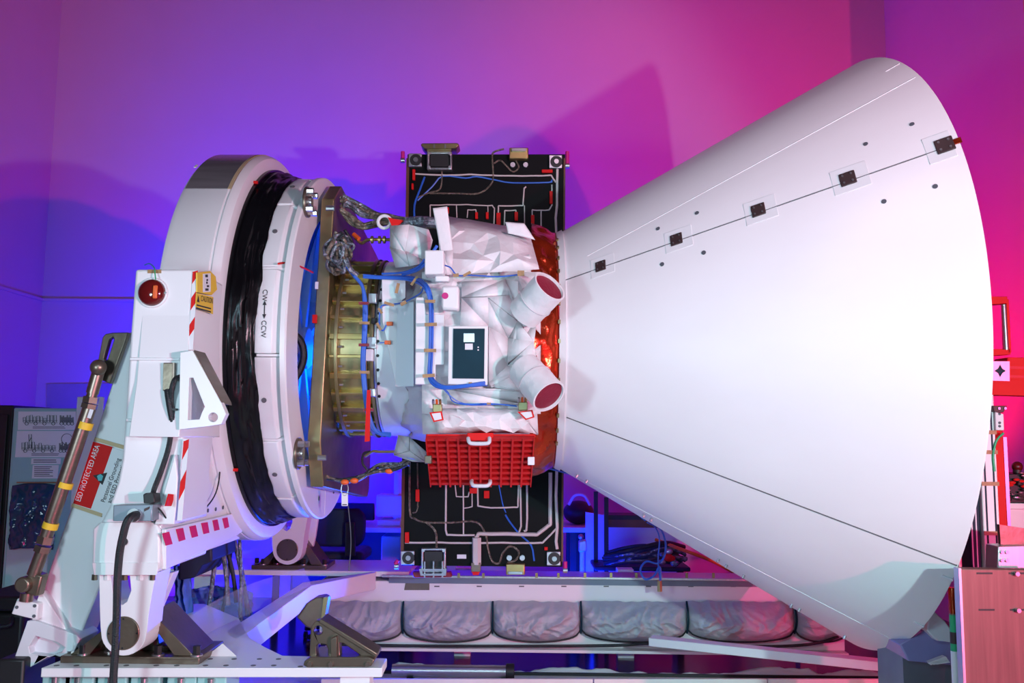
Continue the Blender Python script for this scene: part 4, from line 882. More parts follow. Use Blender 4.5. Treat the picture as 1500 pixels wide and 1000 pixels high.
# bronze pivot pedestals standing on the plates
def pedestal(px0, px1, pyb, Y0, depth, apx, apy, label, flip=1):
    t = thing('pivot_pedestal', label, 'pedestal', at((px0 + px1) / 2, pyb, Y0))
    a, b = at(px0, pyb, Y0), at(px1, pyb, Y0)
    MB().bx(a.x, b.x, Y0, Y0 + depth, ZP, ZP + 0.028).build('base_flange', m_bronze, t, bevel=0.003)
    c = at(apx, apy, Y0 + depth * 0.35); w = (b.x - a.x)
    tri = [V((a.x + 0.03, c.y, ZP + 0.026)), V((b.x - 0.05, c.y, ZP + 0.026)), V((c.x + w * 0.13, c.y, c.z + w * 0.14)), V((c.x + w * 0.02, c.y, c.z + w * 0.20)), V((c.x - w * 0.14, c.y, c.z + w * 0.08))]
    hole = [V((c.x + w * 0.17, c.y, ZP + 0.05)), V((b.x - 0.14 * w / 0.55, c.y, ZP + 0.05)), V((c.x + w * 0.15, c.y, ZP + 0.05 + w * 0.13))]
    MB().prism(tri, (0, depth * 0.3, 0), [hole]).build('cheek', m_bronze, t, bevel=0.006)
    r = [V((c.x + w * 0.10, Y0 + 0.02, c.z + w * 0.16)), V((c.x + w * 0.16, Y0 + 0.02, c.z + w * 0.16)), V((b.x - 0.03, Y0 + 0.02, ZP + 0.028)), V((b.x - 0.11, Y0 + 0.02, ZP + 0.028))]
    MB().prism(r, (0, depth - 0.05, 0)).build('side_web', m_bronze, t, bevel=0.004)
    r = [V((c.x - w * 0.14, Y0 + 0.02, c.z + w * 0.06)), V((c.x - w * 0.08, Y0 + 0.02, c.z + w * 0.10)), V((a.x + 0.11, Y0 + 0.02, ZP + 0.028)), V((a.x + 0.03, Y0 + 0.02, ZP + 0.028))]
    MB().prism(r, (0, depth - 0.05, 0)).build('side_web', m_bronze, t, bevel=0.004)
    for k, f in enumerate((0.03, 0.14, 0.30, 0.68, 0.82, 0.96)):
        q = V((a.x + w * f, Y0 + (0.03 if k % 2 else 0.075), ZP + 0.028))
        MB().cyl(q, q + V((0, 0, 0.040)), 0.017, n=6).build('bolt_head', m_blackm, t)
        MB().cyl(q, q + V((0, 0, 0.006)), 0.025, n=16).build('washer', m_steel, t)
pedestal(88, 292, 967, YN + 0.04, 0.30, 200, 922, 'brown triangular pedestal on the near white plate, under the large pivot pin')
pedestal(368, 478, 833, 1.30, 0.30, 430, 802, 'brown triangular pedestal on the far white plate, behind the drum')
# cast bracket on the right end of the near plate
brk = thing('cast_bracket', 'weathered bronze cast bracket with a hole and a triangular window on the plate corner', 'bracket', at(500, 975, YN + 0.03))
YK = YN + 0.05
MB().px([(444, 974), (446, 968), (455, 962), (540, 962), (549, 966), (543, 976), (450, 977)], YK - 0.03, YK + 0.16).build('foot', m_bronze, brk, bevel=0.004)
o = [(453, 966), (455, 918), (462, 909), (472, 908), (551, 958), (548, 966)]
MB().px(o, YK, YK + 0.05, [disc(466, 923, 6.5), [(463, 946), (468, 942), (477, 943), (480, 950), (480, 960), (463, 962)], [(497, 941), (503, 942), (531, 962), (498, 962)]]).build('web', m_bronze, brk, bevel=0.004)
MB().prism([at(470, 906, YK - 0.012), at(553, 957, YK - 0.012), at(550, 963, YK - 0.012), at(466, 911, YK - 0.012)], (0, 0.12, 0)).build('top_flange', m_bronze, brk, bevel=0.004)
MB().px([(484, 934), (493, 931), (494, 975), (485, 976)], YK - 0.025, YK + 0.03).build('stiffener', m_bronze, brk, bevel=0.006)
for x, y in ((454, 972), (485, 972), (539, 972)):
    c = at(x, y, YK - 0.03); MB().cyl(c, c - V((0, 0.012, 0)), 0.010, n=10).build('bolt', m_bronzel, brk)
up = thing('cast_knuckle', 'dark bronze knuckle fitting behind the cast bracket, hung from the white brace', 'fitting', at(455, 920, -0.7))
MB().px([(434, 904), (448, 884), (461, 876), (473, 874), (479, 878), (474, 906), (456, 921), (448, 918)], -0.62, -0.52).build('knuckle', m_bronze, up, bevel=0.008)
MB().px([(474, 875), (481, 874), (476, 904), (470, 910)], -0.64, -0.60).build('edge_plate', m_goldd, up)

# grey fabric covers hung along the front of the long beam
segs = [(478, 592), (592, 722), (722, 850), (850, 1004), (1004, 1160), (1160, 1236)]
names = ['leftmost of the grey fabric covers hung along the white beam, nearest the cast bracket', 'second grey fabric cover from the left along the white beam, with blue folds',
         'third grey fabric cover from the left, below the gold latch of the black panel', 'fourth grey fabric cover from the left along the white beam, beside the shield',
         'fifth grey fabric cover from the left, crossed by the shadow of the shield', 'short rightmost grey fabric cover, half hidden behind the conical shield']
for i, (xa_, xb_) in enumerate(segs):
    t = thing('fabric_cover', names[i], 'fabric cover', at((xa_ + xb_) / 2, 945, YB1 - 0.12), 'fabric covers along the beam')
    a, b = at(xa_ + 1, 879, YB1), at(xb_ - 1, 879, YB1); zb_ = at((xa_ + xb_) / 2, 944, YB1 - 0.1).z; L = b.x - a.x
    def fn(u, v, a=a, b=b, zb_=zb_, L=L, i=i):
        x = a.x + L * u; sag = 0.075 * (1 - math.sin(math.pi * u) ** 0.45); zt_ = a.z + 0.012 * noise.noise(V((x * 14, i, 0)))
        end = 1 - 0.75 * (abs(2 * u - 1) ** 8)
        ang = v * math.pi * 0.97
        bul = 0.14 * math.sin(ang) ** 0.8 * end
        z = zt_ - (zt_ - zb_ - sag) * v ** 0.9
        top_f = math.exp(-v * 4.0); bot_f = math.exp(-(1 - v) * 3.0)
        xs = x + 0.10 * noise.noise(V((x * 3, v * 2, i + 2)))
        f1 = (1 - abs(noise.noise(V((xs * 15 + i * 7 + 1.5 * v, v * 0.9, i))) * 2.6)) * 0.036 * (0.18 + top_f)
        f2 = (1 - abs(noise.noise(V((xs * 7 + v * 2.5 + i * 3, v * 1.8 - xs * 2, i + 5))) * 2.6)) * 0.030 + (1 - abs(noise.noise(V((xs * 16 - v * 3, v * 2.5 + xs * 4, i + 8))) * 2.6)) * 0.011
        f3 = 0.008 * fbm((x * 9, v * 6, i), 2)
        return V((x, YB1 - 0.015 - bul - (f1 + f2 + f3) * math.sin(math.pi * min(1, v * 1.02 + 0.02)) * end, z))
    MB().grid(fn, 120, 44).build('fabric', m_fabric, t, ang=40)
    dr_ = [fn(u, 0.93) + V((0, -0.012, -0.004)) for u in (k / 24 for k in range(25))]
    MB().tube(dr_, 0.006, 6, sm=False).build('drawcord', m_rubber, t)
    if i > 0:
        e = [V((a.x - 0.004, YB1 - 0.04 - 0.055 * math.sin(k / 10 * math.pi), a.z - (a.z - zb_ - 0.06) * k / 10)) for k in range(11)]
        MB().tube(e, 0.007, 6, sm=False).build('tie_cord', m_teal, t)
# drooping black hose under the covers, steel tube on the floor
tag(MB().tube([at(x, y, YB1 - 0.12) for x, y in [(470, 943), (600, 945.5), (760, 946), (900, 945), (960, 942), (1060, 946), (1150, 946), (1200, 941), (1228, 932)]], 0.010, 8).build('hose', m_rubber), 'thin black hose running along the bottom of the grey fabric covers', 'hose')
tb = thing('steel_tube', 'polished steel tube lying on the dark floor sheet below the fabric covers', 'tube', atz(680, 968, 0.03))
c0, c1 = at(575, 966, 0.99), at(748, 966, 0.99)
c0 = V((c0.x, c0.y, 0.075)); c1 = V((c1.x, c1.y, 0.075))
MB().cyl(c0, c1, 0.04, n=24).build('tube', m_steel, tb)
MB().cyl(c1 - V((0.03, 0, 0)), c1 + V((0.025, 0, 0)), 0.052, n=24).build('end_cap', m_blackm, tb, bevel=0.004)
MB().bx(c1.x - 0.06, c1.x - 0.02, c1.y - 0.05, c1.y + 0.05, 0.006, 0.04).build('support', m_blackm, tb); MB().bx(c0.x + 0.1, c0.x + 0.14, c0.y - 0.05, c0.y + 0.05, 0.006, 0.04).build('support', m_blackm, tb)

fp_ = thing('film_sheet', 'clear plastic film stretched between the near plate and the white brace', 'plastic film', A_(330, 935))
def filmf(u, v):
    t = (242 + (446 - 242) * u, 926 + (832 - 926) * u); b = (262 + (456 - 262) * u, 946 + (857 - 946) * u)
    zt_ = atz(b[0], b[1], ZP + 0.01); p = at(t[0] * v + b[0] * (1 - v), (t[1] - 14 * math.sin(math.pi * u)) * v + b[1] * (1 - v), zt_.y)
    p.y += 0.03 * fbm((u * 7, v * 3, 4), 1.2) * v; return p
MB().grid(filmf, 40, 10).build('film', m_film, fp_, ang=50)

# ================================================================ leaning leg, tie rod, sign and cables on the left
YL = -1.16
leg = thing('leaning_leg', 'broad pale grey leaning box leg behind the white column, with a wedge shaped foot', 'support leg', at(100, 985, YL))
MB().px([(189, 486), (205, 486), (215, 650), (152, 845), (117, 932), (62, 922), (54, 884), (60, 868), (106, 737)], YL, YL + 0.16).build('leg_box', m_white, leg, bevel=0.008)
MB().px([(58, 866), (63, 870), (95, 918), (100, 930), (46, 910), (50, 890)], YL - 0.05, YL + 0.02).build('gusset', m_white, leg, bevel=0.004)
foot = [(40, 909), (52, 909), (112, 930), (117, 936), (104, 962), (70, 962), (30, 985), (12, 989)]
MB().px(foot, YL - 0.07, YL + 0.10, [[(42, 947), (52, 931), (82, 940), (95, 948), (90, 955), (72, 961), (44, 957)]]).build('foot_plate', m_greyplate, leg, bevel=0.004)
MB().px([(40, 947), (52, 929), (96, 943), (98, 950), (72, 963), (42, 959)], YL - 0.03, YL + 0.06).build('pocket', m_greyplate, leg)
MB().px([(25, 876), (56, 884), (54, 908), (16, 899)], YL - 0.09, YL + 0.03).build('mount_block', m_white, leg, bevel=0.005)
for x, y in ((25, 889), (51, 887), (50, 902)):
    c = at(x, y, YL - 0.09); MB().cyl(c, c - V((0, 0.003, 0)), 0.007, n=10).build('screw', m_inkgrey, leg)
MB().px([(150, 494), (154, 489), (164, 487), (188, 486.5), (161, 562), (147, 556), (141, 540)], YL - 0.05, YL - 0.02, [[(152, 525), (160, 497), (165, 493), (167, 497), (158, 525), (154, 529)]]).build('slotted_plate', m_bronze, leg, bevel=0.004)
tag(MB().bx(at(20, 980, YL).x, at(57, 980, YL).x, YL - 0.12, YL + 0.14, 0, at(90, 964, YL - 0.1).z).build('support_block', m_blackm, bevel=0.01), 'black block on the floor carrying the foot of the leaning grey leg', 'block')
rod = thing('tie_rod', 'long brown steel tie rod with yellow bands leaning left of the white column', 'tie rod', at(42, 860, YL - 0.09))
YR = YL - 0.09
def seg(a, b, r, mat, nm, n=28, **k): return MB().cyl(at(*a, YR), at(*b, YR), r, n=n).build(nm, mat, rod, **k)
seg((145, 541), (135, 576), 0.026, m_bronzel, 'rod_sleeve'); seg((136, 574), (132, 588), 0.022, m_bronzel, 'rod_neck')
seg((134, 581), (132, 590), 0.033, m_bronzel, 'hex_nut', 6); seg((132, 591), (130, 598), 0.034, m_bronzel, 'hex_nut', 6)
seg((131, 598), (75, 762), 0.029, m_bronzel, 'rod_body')
for a, b in (((126.5, 618), (123, 628)), ((97, 706), (94, 714)), ((75.5, 765), (72.5, 774))): seg(a, b, 0.0312, m_yellow, 'yellow_band')
seg((76, 762), (66, 790), 0.027, m_bronzel, 'rod_end'); seg((68, 785), (65, 796), 0.034, m_bronzel, 'hex_nut', 6); seg((64, 799), (61, 808), 0.034, m_bronzel, 'hex_nut', 6)
seg((63, 804), (49, 842), 0.027, m_bronzel, 'rod_sleeve')
MB().ball(at(144, 538, YR - 0.03), 0.034).build('ball_joint', m_bronze, rod)
MB().px([(48, 838), (62, 843), (54, 874), (37, 870), (28, 856), (35, 846)], YR - 0.02, YR + 0.04).build('clevis', m_bronze, rod, bevel=0.008)
c = at(37, 855, YR - 0.02); MB().cyl(c + V((0, 0.03, 0)), c - V((0, 0.03, 0)), 0.032, n=24).build('clevis_pin', m_bronze, rod, bevel=0.008)
MB().cyl(at(40, 868, YR), at(38, 880, YR), 0.026, n=20).build('clevis_post', m_bronzel, rod)
q = [(130, 608), (137, 610), (134.5, 617), (128, 615)]; MB().px([(131.5, 599), (137, 600), (132.5, 613), (127.5, 611.5)], YR - 0.031, YR - 0.028).build('rod_label', m_paper, rod)

# ESD sign fixed to the leg with tape
YS_ = YL - 0.004
sg = thing('warning_sign', 'red and white protected area sign slanting along the leaning grey leg', 'sign', at(140, 750, YS_))
MB().px([(136, 646), (206, 669), (176, 766), (106, 737)], YS_ - 0.003, YS_).build('sign_board', m_paper, sg)
MB().px([(136.5, 646.5), (165, 654.5), (133, 745), (107, 737)], YS_ - 0.0042, YS_ - 0.003).build('red_field', m_redp, sg)
MB().px([(139, 640), (184, 653), (182, 658), (137, 645)], YS_ - 0.005, YS_ - 0.002).build('tape', m_maskt, sg)
MB().px([(106, 737), (150, 752), (148, 757), (104, 742)], YS_ - 0.005, YS_ - 0.002).build('tape', m_maskt, sg)
d_ = at(146, 652, YS_) - at(117, 736, YS_); un = V((0, -1, 0)).cross(d_).normalized(); un = un if un.x < 0 else -un
def stext(txt, a, b, size, mat): 
    p, q_ = at(*a, YS_ - 0.005), at(*b, YS_ - 0.005)
    mb = MB().text(txt, p, q_ - p, un, size, 0.001)
    dirv = (q_ - p).normalized(); wdt = max((v - p).dot(dirv) for v in mb.v); k = (q_ - p).length / wdt
    mb.v = [v + dirv * (v - p).dot(dirv) * (k - 1) for v in mb.v]
    return mb.build('lettering', mat, sg)
stext('ESD PROTECTED AREA', (117.5, 735), (146.5, 653), 0.034, m_paper)
stext('Personnel Grounding', (153.5, 736), (176.5, 672), 0.028, m_ink)
stext('and ESD Protection', (162.5, 737), (185, 675), 0.028, m_ink)
tr = [at(a, b, YS_ - 0.0045) for a, b in [(136, 696), (157, 692), (150, 710)]]; MB().prism(tr, (0, -0.001, 0)).build('triangle_symbol', m_ink, sg)
MB().px([(142, 697), (147, 694), (151, 697), (149, 704), (144, 704)], YS_ - 0.0065, YS_ - 0.0055).build('hand_symbol', M('pale cyan ink', (0.10, 0.45, 0.50), 0.6), sg)

# white steel box with plug and power cables at the foot of the column
bxx = thing('junction_box', 'small steel junction box on the white foot box of the yoke', 'junction box', at(200, 763, YF - 0.03))
MB().px([(166, 740), (223, 739), (222, 763), (165, 763)], YF - 0.10, YF - 0.022).build('box', m_galv, bxx, bevel=0.003)
MB().prism([at(223, 739, YF - 0.10), at(238, 737, YF - 0.02), at(226, 763, YF - 0.02), at(222, 763, YF - 0.10)], (0.002, 0, 0)).build('side_panel', m_galv, bxx)
MB().px([(211, 745), (219, 741.5), (218, 745), (211, 749)], YF - 0.104, YF - 0.10).build('rocker_switch', m_clip, bxx)
p = at(198, 754, YF - 0.10); MB().cyl(p + V((0, 0.004, 0)), p - V((0, 0.015, 0)), 0.026, n=20).build('cable_gland', m_steel, bxx)
pc = thing('power_cable', 'thick black power cable hanging from the junction box to the floor', 'cable', at(170, 1000, YF - 0.14))
cab('cable', [(201, 753, YF - 0.12), (194, 755, YF - 0.15), (186, 764, YF - 0.17), (180, 785, YF - 0.17), (175, 812, YF - 0.16), (172, 850, YF - 0.15), (171, 900, YF - 0.14), (169, 950, YF - 0.14), (166, 1000, YF - 0.14), (166, 1100, YF - 0.14), atz(166, 1175, 0.016), atz(130, 1178, 0.016)], 0.0145, m_rubber, pc)
p = at(182, 793, YF - 0.02); MB().cyl(p, p - V((0, 0.012, 0)), 0.015, n=16).build('cable_grommet', m_blackm, pc)
sc_ = thing('sensor_cable', 'black cable running down the column front from the brown connector block', 'cable', at(222, 738, YF - 0.05))
cab('cable', [(266, 551, YF - 0.02), (257, 555, YF - 0.05), (252, 568, YF - 0.06), (251, 585, YF - 0.05), (252, 600, YF - 0.045), (252, 620, YF - 0.04), (247, 655, YF - 0.03), (236, 690, YF - 0.03), (226, 716, YF - 0.04), (222, 733, YF - 0.07)], 0.0105, m_rubber, sc_)
cab('strain_relief', [(246, 571, YF - 0.04), (248, 588, YF - 0.05), (250, 602, YF - 0.05), (252, 615, YF - 0.045)], lambda t: 0.016 - 0.004 * t, m_rubber, sc_)
MB().px([(245, 598), (258, 598), (258, 601), (245, 601)], YF - 0.06, YF - 0.03).build('zip_tie', m_blackm, sc_)
MB().px([(209, 724), (213, 722), (226, 723), (227, 736), (222, 738), (210, 737)], YF - 0.11, YF - 0.05).build('plug', m_blackm, sc_, bevel=0.01)
sw = thing('ground_wire', 'thin black wire looping over the pink lit cheek beside the red dashes', 'wire', at(262, 764, YF))
XW = XR_ + 0.03
MB().tube([at(224, 737, YF - 0.06), at(236, 748, YF - 0.05)] + [atx(x, y, XW) for x, y in [(246, 761), (262, 765), (280, 758), (300, 745), (316, 722), (322, 690), (318, 665), (313, 640), (312, 624)]], 0.0035, 6).build('wire', m_rubber, sw)

ec = thing('equipment_case', 'black equipment case on the floor in the lower left corner, left of the leaning leg', 'case', V((at(2, 900, 0.3).x, 0.45, 0)))
a, b = at(-40, 872, 0.3), at(36, 872, 0.3)
MB().bx(a.x, b.x, 0.3, 0.7, 0, a.z - 0.10).build('case_body', m_blackm, ec, bevel=0.02)
MB().bx(a.x, b.x, 0.29, 0.71, a.z - 0.09, a.z).build('case_lid', m_blackm, ec, bevel=0.02)
MB().tube([V((b.x - 0.22, 0.29, a.z - 0.12)), V((b.x - 0.22, 0.25, a.z - 0.16)), V((b.x - 0.06, 0.25, a.z - 0.16)), V((b.x - 0.06, 0.29, a.z - 0.12))], 0.012, 8).build('handle', m_rubber, ec)

# ================================================================ background, left
YC = 1.6
cabn = thing('metal_cabinet', 'grey teal metal cabinet with drawings taped on it at the left edge', 'cabinet', V((at(80, 600, YC).x, YC + 0.2, 0)))
ca, cb = at(20, 597, YC), at(150, 597, YC)
MB().bx(ca.x, cb.x, YC, YC + 0.45, 0, ca.z).build('body', m_tealpaint, cabn, bevel=0.01)
MB().bx(ca.x + 0.03, cb.x - 0.01, YC - 0.02, YC, 0.08, ca.z - 0.03).build('door', m_tealpaint, cabn, bevel=0.004)
MB().px([(24, 705.5), (84, 705.5), (84, 707.5), (24, 707.5)], YC - 0.035, YC - 0.02).build('door_rail', m_goldd, cabn)
def sheetpx(name, label, q, cat='paper sheet', g=None):
    t = thing(name, label, cat, at(*q[3], YC - 0.025), g)
    MB().px(q, YC - 0.026, YC - 0.022).build('sheet', m_paper, t); return t
def machine(t, x0, y, w_, kind):
    mb = MB(); rnd = random.Random(int(x0 + y)); Yp = YC - 0.0285
    def L(pts, r=0.0022): mb.tube([at(a, b, Yp) for a, b in pts], r, 4, sm=False)
    L([(x0, y), (x0 + w_, y)]); L([(x0, y + 3), (x0 + w_, y + 3)])
    for k in range(10):
        a = x0 + w_ * k / 10; h_ = rnd.uniform(3, 9); L([(a, y + 2), (a, y - h_), (a + w_ * 0.07, y - h_), (a + w_ * 0.07, y + 2)])
    for k in range(4): L([(x0 + w_ * (0.1 + 0.26 * k) + 2.5 * math.cos(t_), y + 4 + 2.5 * math.sin(t_)) for t_ in (i * 0.7 for i in range(10))])
    if kind: 
        L([(x0 + w_ * 0.22, y), (x0 + w_ * 0.20, y - 20), (x0 + w_ * 0.28, y - 20), (x0 + w_ * 0.28, y)]); L([(x0 + w_ * 0.22, y - 10), (x0 + w_ * 0.28, y - 16)])
    return mb.build('line_drawing', m_inkgrey, t)
def textlines(t, x0, x1, y, n, dy):
    rnd = random.Random(int(y)); 
    mb = MB()
    for k in range(n):
        e = x1 - rnd.uniform(0, (x1 - x0) * 0.2); mb.px([(x0, y + k * dy), (e, y + k * dy), (e, y + k * dy + dy * 0.4), (x0, y + k * dy + dy * 0.4)], YC - 0.0275, YC - 0.0265)
    return mb.build('small_print', m_inkgrey, t)
t = sheetpx('drawing_sheet', 'white sheet with a line drawing, upper of two on the teal cabinet', [(27, 602.5), (111, 602.5), (111, 629.5), (26, 629.5)])
machine(t, 34, 616, 50, 0); machine(t, 88, 616, 20, 0); textlines(t, 48, 96, 624.5, 2, 2)
t = sheetpx('drawing_sheet', 'white sheet with a line drawing and a circle, lower of two on the teal cabinet', [(25, 631), (110, 631), (108, 669.5), (22, 669.5)])
machine(t, 32, 656, 50, 1); machine(t, 87, 656, 18, 0); textlines(t, 46, 94, 664, 2, 2)
MB().tube([at(98 + 8 * math.cos(a), 643 + 8 * math.sin(a), YC - 0.0285) for a in (2 * math.pi * i / 24 for i in range(25))], 0.002, 4, sm=False).build('circle_drawing', m_inkgrey, t)
t = sheetpx('notice', 'narrow white notice strip below the two drawings on the cabinet', [(46, 671), (89, 671), (88.5, 679.5), (45.5, 679.5)], 'notice'); textlines(t, 49, 86, 673, 2, 3)
t = sheetpx('notice', 'square white printed notice low on the teal cabinet door', [(48, 681), (86, 681), (84, 700.5), (46.5, 700.5)], 'notice'); textlines(t, 50, 78, 683, 6, 2.7)
# dark plastic bag taped below
bg = thing('plastic_bag', 'dark crumpled plastic bag taped to the teal cabinet below the notices', 'bag', at(45, 806, YC - 0.03))
def bagf(u, v):
    p = at(18 + (84 - 18) * u - 5 * v, 711 + 94 * v - 4 * math.sin(u * 3), YC - 0.03); p.y -= 0.05 * math.sin(math.pi * u) * v + 0.03 * (0.5 + fbm((u * 4, v * 4, 3), 1.5)) * min(1, 5 * v); return p
MB().grid(bagf, 30, 36).build('bag_film', M('dark blue film', (0.02, 0.06, 0.12), 0.15, bump=0.3, bscale=10, var=0.3), bg, solid=0.003, ang=60)
dk = thing('dark_cabinet', 'dark tall equipment rack at the far left edge beside the teal cabinet', 'rack', V((ca.x - 0.25, YC + 0.3, 0)))
MB().bx(ca.x - 0.55, ca.x - 0.03, YC + 0.05, YC + 0.6, 0, ca.z + 0.02).build('body', m_blackm, dk, bevel=0.01)
MB().bx(ca.x - 0.52, ca.x - 0.06, YC + 0.03, YC + 0.05, 0.1, ca.z - 0.05).build('door', m_blackm, dk, bevel=0.005)
wb = thing('white_board', 'narrow upright white board standing between the teal cabinet and the leaning leg', 'board', V((at(125, 600, 1.2).x, 1.2, 0)))
MB().bx(at(113, 580, 1.2).x, at(152, 580, 1.2).x, 1.2, 1.22, 0, at(120, 581, 1.2).z).build('board', m_greyplate, wb, bevel=0.003)
MB().bx(at(113, 580, 1.2).x - 0.02, at(152, 580, 1.2).x, 1.16, 1.26, 0, 0.05).build('foot', m_greyplate, wb)
wp = thing('light_patch', 'pale rectangular light patch made as a panel on the back wall above the teal cabinet', 'panel', at(110, 594, W - 0.01))
MB().px([(68, 562), (170, 561), (170, 598), (68, 598)], W - 0.02, W).build('panel', M('mauve light patch', (0.42, 0.24, 0.33), 0.7), wp, bevel=0.002)  # patch of passing light, built as a thin mauve plate

# cables and blue film hanging below the drum
hb = [(316, 797, 0.0, 303, 905, 0.013, m_fcable), (329, 795, 0.05, 345, 868, 0.012, m_rubber), (342, 790, 0.1, 362, 888, 0.014, m_fcable), (350, 789, 0.0, 352, 895, 0.011, m_fcable), (338, 800, 0.2, 322, 915, 0.010, m_rubber), (324, 796, -0.05, 333, 872, 0.014, m_fcable)]
lb = ['silvery cable hanging straight down, leftmost below the drum', 'short black cable hanging below the drum between silvery ones', 'thick silvery cable hanging furthest right below the drum', 'silvery cable just left of the rightmost one below the drum', 'thin black cable hanging behind the silvery ones below the drum', 'silvery cable in the middle of those hanging below the drum']
for (x0, y0, Yd, x1, y1, r, m), l in zip(hb, lb):
    z1 = y1
    tag(MB().tube([at(x0, y0 - 12, Yd), at(x0 + 1, y0, Yd), at((x0 * 2 + x1) / 3 + 2, (2 * y0 + y1) / 3, Yd + 0.01), at((x0 + 2 * x1) / 3 + 2, (y0 + 2 * y1) / 3, Yd), at(x1, y1, Yd), at(x1 + 1, y1 + 14, Yd)], r, 10).build('hanging_cable', m), l, 'cable', 'cables hanging below the drum')
fl = thing('blue_film', 'crumpled blue plastic film heaped under the drum behind the near plate', 'plastic film', V((at(300, 930, 0.1).x, 0.1, 0)))
def film(u, v):
    p = at(258 + 112 * u, 868 + 75 * v - 10 * math.sin(u * 3.1), 0.35 - 0.25 * v); p.y += 0.05 * fbm((u * 5, v * 5, 1), 1.6); return p
MB().grid(film, 40, 30).build('film_heap', m_bluefilm, fl, solid=0.003, ang=50)
def film2(u, v):
    p = at(255 + 20 * u + 6 * v, 828 + 105 * v, -0.25); p.y += 0.04 * math.sin(u * 14) + 0.03 * fbm((u * 3, v * 3, 7), 2); return p
MB().grid(film2, 24, 24).build('film_strip', m_bluefilm, fl, solid=0.003, ang=50)
blk = tag(MB().px([(262, 808), (310, 800), (311, 822), (296, 828), (285, 846), (262, 850)], -0.3, 0.1).build('cable_tray', m_navy, bevel=0.01), 'dark blue block under the drum beside the hanging cables', 'cable tray')

# workbench, chair, tool rack behind the beam
def chair(x, Y, label):
    t = thing('office_chair', label, 'chair', V((x, Y, 0)))
    zs, zb = at(514, 812, Y).z, at(514, 795, Y).z
    MB().bx(x - 0.23, x + 0.23, Y - 0.22, Y + 0.22, zs - 0.04, zs + 0.05).build('seat', m_navy, t, bevel=0.04, seg=4)
    zt_ = at(514, 741, Y).z
    def bk(u, v):
        a = (u - 0.5) * 2; b = (v - 0.5) * 2; k = (1 - abs(b) ** 4 * 0.25)
        return V((x + a * 0.24 * k, Y - 0.20 - 0.05 * (1 - a * a), zb + (zt_ - zb) * v))
    MB().grid(bk, 20, 12).build('backrest', m_navy, t, solid=0.05)
    MB().px([(506, 765), (519, 765), (520, 815), (505, 815)], Y - 0.32, Y - 0.28).build('back_strut', m_blackm, t, bevel=0.006)
    MB().cyl((x, Y, 0.12), (x, Y, zs), 0.03, n=16).build('column', m_steel, t)
    for k in range(5):
        a = 2 * math.pi * k / 5 + 0.3; e = V((x + 0.28 * math.cos(a), Y + 0.28 * math.sin(a), 0.08))
        l = MB().tube([V((x, Y, 0.13)), e], 0.02, 8).build('leg', m_blackm, t)
        MB().cyl(e + V((-0.012, 0, -0.05)), e + V((0.012, 0, -0.05)), 0.028, n=14).build('castor', m_rubber, l)
    return t
chair(at(497, 800, 2.12).x, 2.12, 'dark office chair seen from behind below the gold adapter')
YD = 2.45
def desk(x0, x1, yy, label, leg_at):
    t = thing('workbench', label, 'workbench', V((at((x0 + x1) / 2, yy, YD).x, YD + 0.35, 0)))
    a, b = at(x0, yy, YD), at(x1, yy, YD)
    MB().bx(a.x, b.x, YD, YD + 0.7, a.z - 0.04, a.z).build('worktop', m_greyplate, t, bevel=0.004)
    for x in leg_at:
        q = at(x, yy, YD).x
        for y in (YD + 0.05, YD + 0.65): MB().bx(q - 0.025, q + 0.025, y - 0.025, y + 0.025, 0, a.z - 0.04).build('leg', m_blackm, t)
    return t, a.z
t, zd = desk(395, 602, 771, 'pale workbench with black legs behind the office chair', (405, 592))
MB().bx(at(405, 771, YD).x, at(592, 771, YD).x, YD + 0.6, YD + 0.63, 0.25, zd - 0.04).build('back_panel', m_inkgrey, t)
MB().bx(at(556, 780, YD).x, at(585, 780, YD).x, YD + 0.1, YD + 0.5, 0.1, zd - 0.08).build('drawer_unit', m_tealpaint, t, bevel=0.01)
t2, zd2 = desk(800, 872, 772, 'small pale workbench behind the right edge of the black panel', (840, 866))
MB().bx(at(845, 790, YD).x, at(870, 790, YD).x, YD + 0.3, YD + 0.6, 0.0, zd2 - 0.06).build('cupboard', m_blackm, t2)
q = at(572, 766, YD + 0.2)
dv = thing('bench_instrument', 'small blue lit instrument standing on the workbench', 'instrument', V((q.x, YD + 0.25, zd)))
MB().bx(q.x - 0.10, q.x + 0.10, YD + 0.12, YD + 0.4, zd, zd + 0.05).build('base', m_greyplate, dv, bevel=0.01)
MB().bx(q.x - 0.13, q.x + 0.11, YD + 0.2, YD + 0.4, zd + 0.07, zd + 0.26).build('housing', m_greyplate, dv, bevel=0.02)
MB().cyl((q.x + 0.05, YD + 0.25, zd + 0.05), (q.x + 0.05, YD + 0.25, zd + 0.45), 0.035, n=16).build('column', m_greyplate, dv)
mon = thing('monitor', 'black wide monitor on the workbench left of the blue lit instrument', 'monitor', V((at(470, 765, YD + 0.4).x, YD + 0.4, zd)))
MB().px([(415, 735), (548, 737), (548, 762), (415, 762)], YD + 0.4, YD + 0.44).build('screen', m_blackm, mon, bevel=0.01)
mx = at(480, 765, YD + 0.45).x
MB().bx(mx - 0.04, mx + 0.04, YD + 0.43, YD + 0.47, zd, zd + 0.25).build('stand', m_blackm, mon)
MB().bx(mx - 0.13, mx + 0.13, YD + 0.36, YD + 0.54, zd, zd + 0.02).build('stand_base', m_blackm, mon, bevel=0.005)
q = at(848, 765, YD + 0.25)
bag = thing('tool_bag', 'black soft tool bag lying on the small workbench', 'bag', V((q.x, YD + 0.3, zd2)))
MB().ball(V((q.x, YD + 0.3, zd2 + 0.10)), 0.11, (1.2, 1.3, 0.92), 24, 14).build('bag_body', m_blackm, bag)
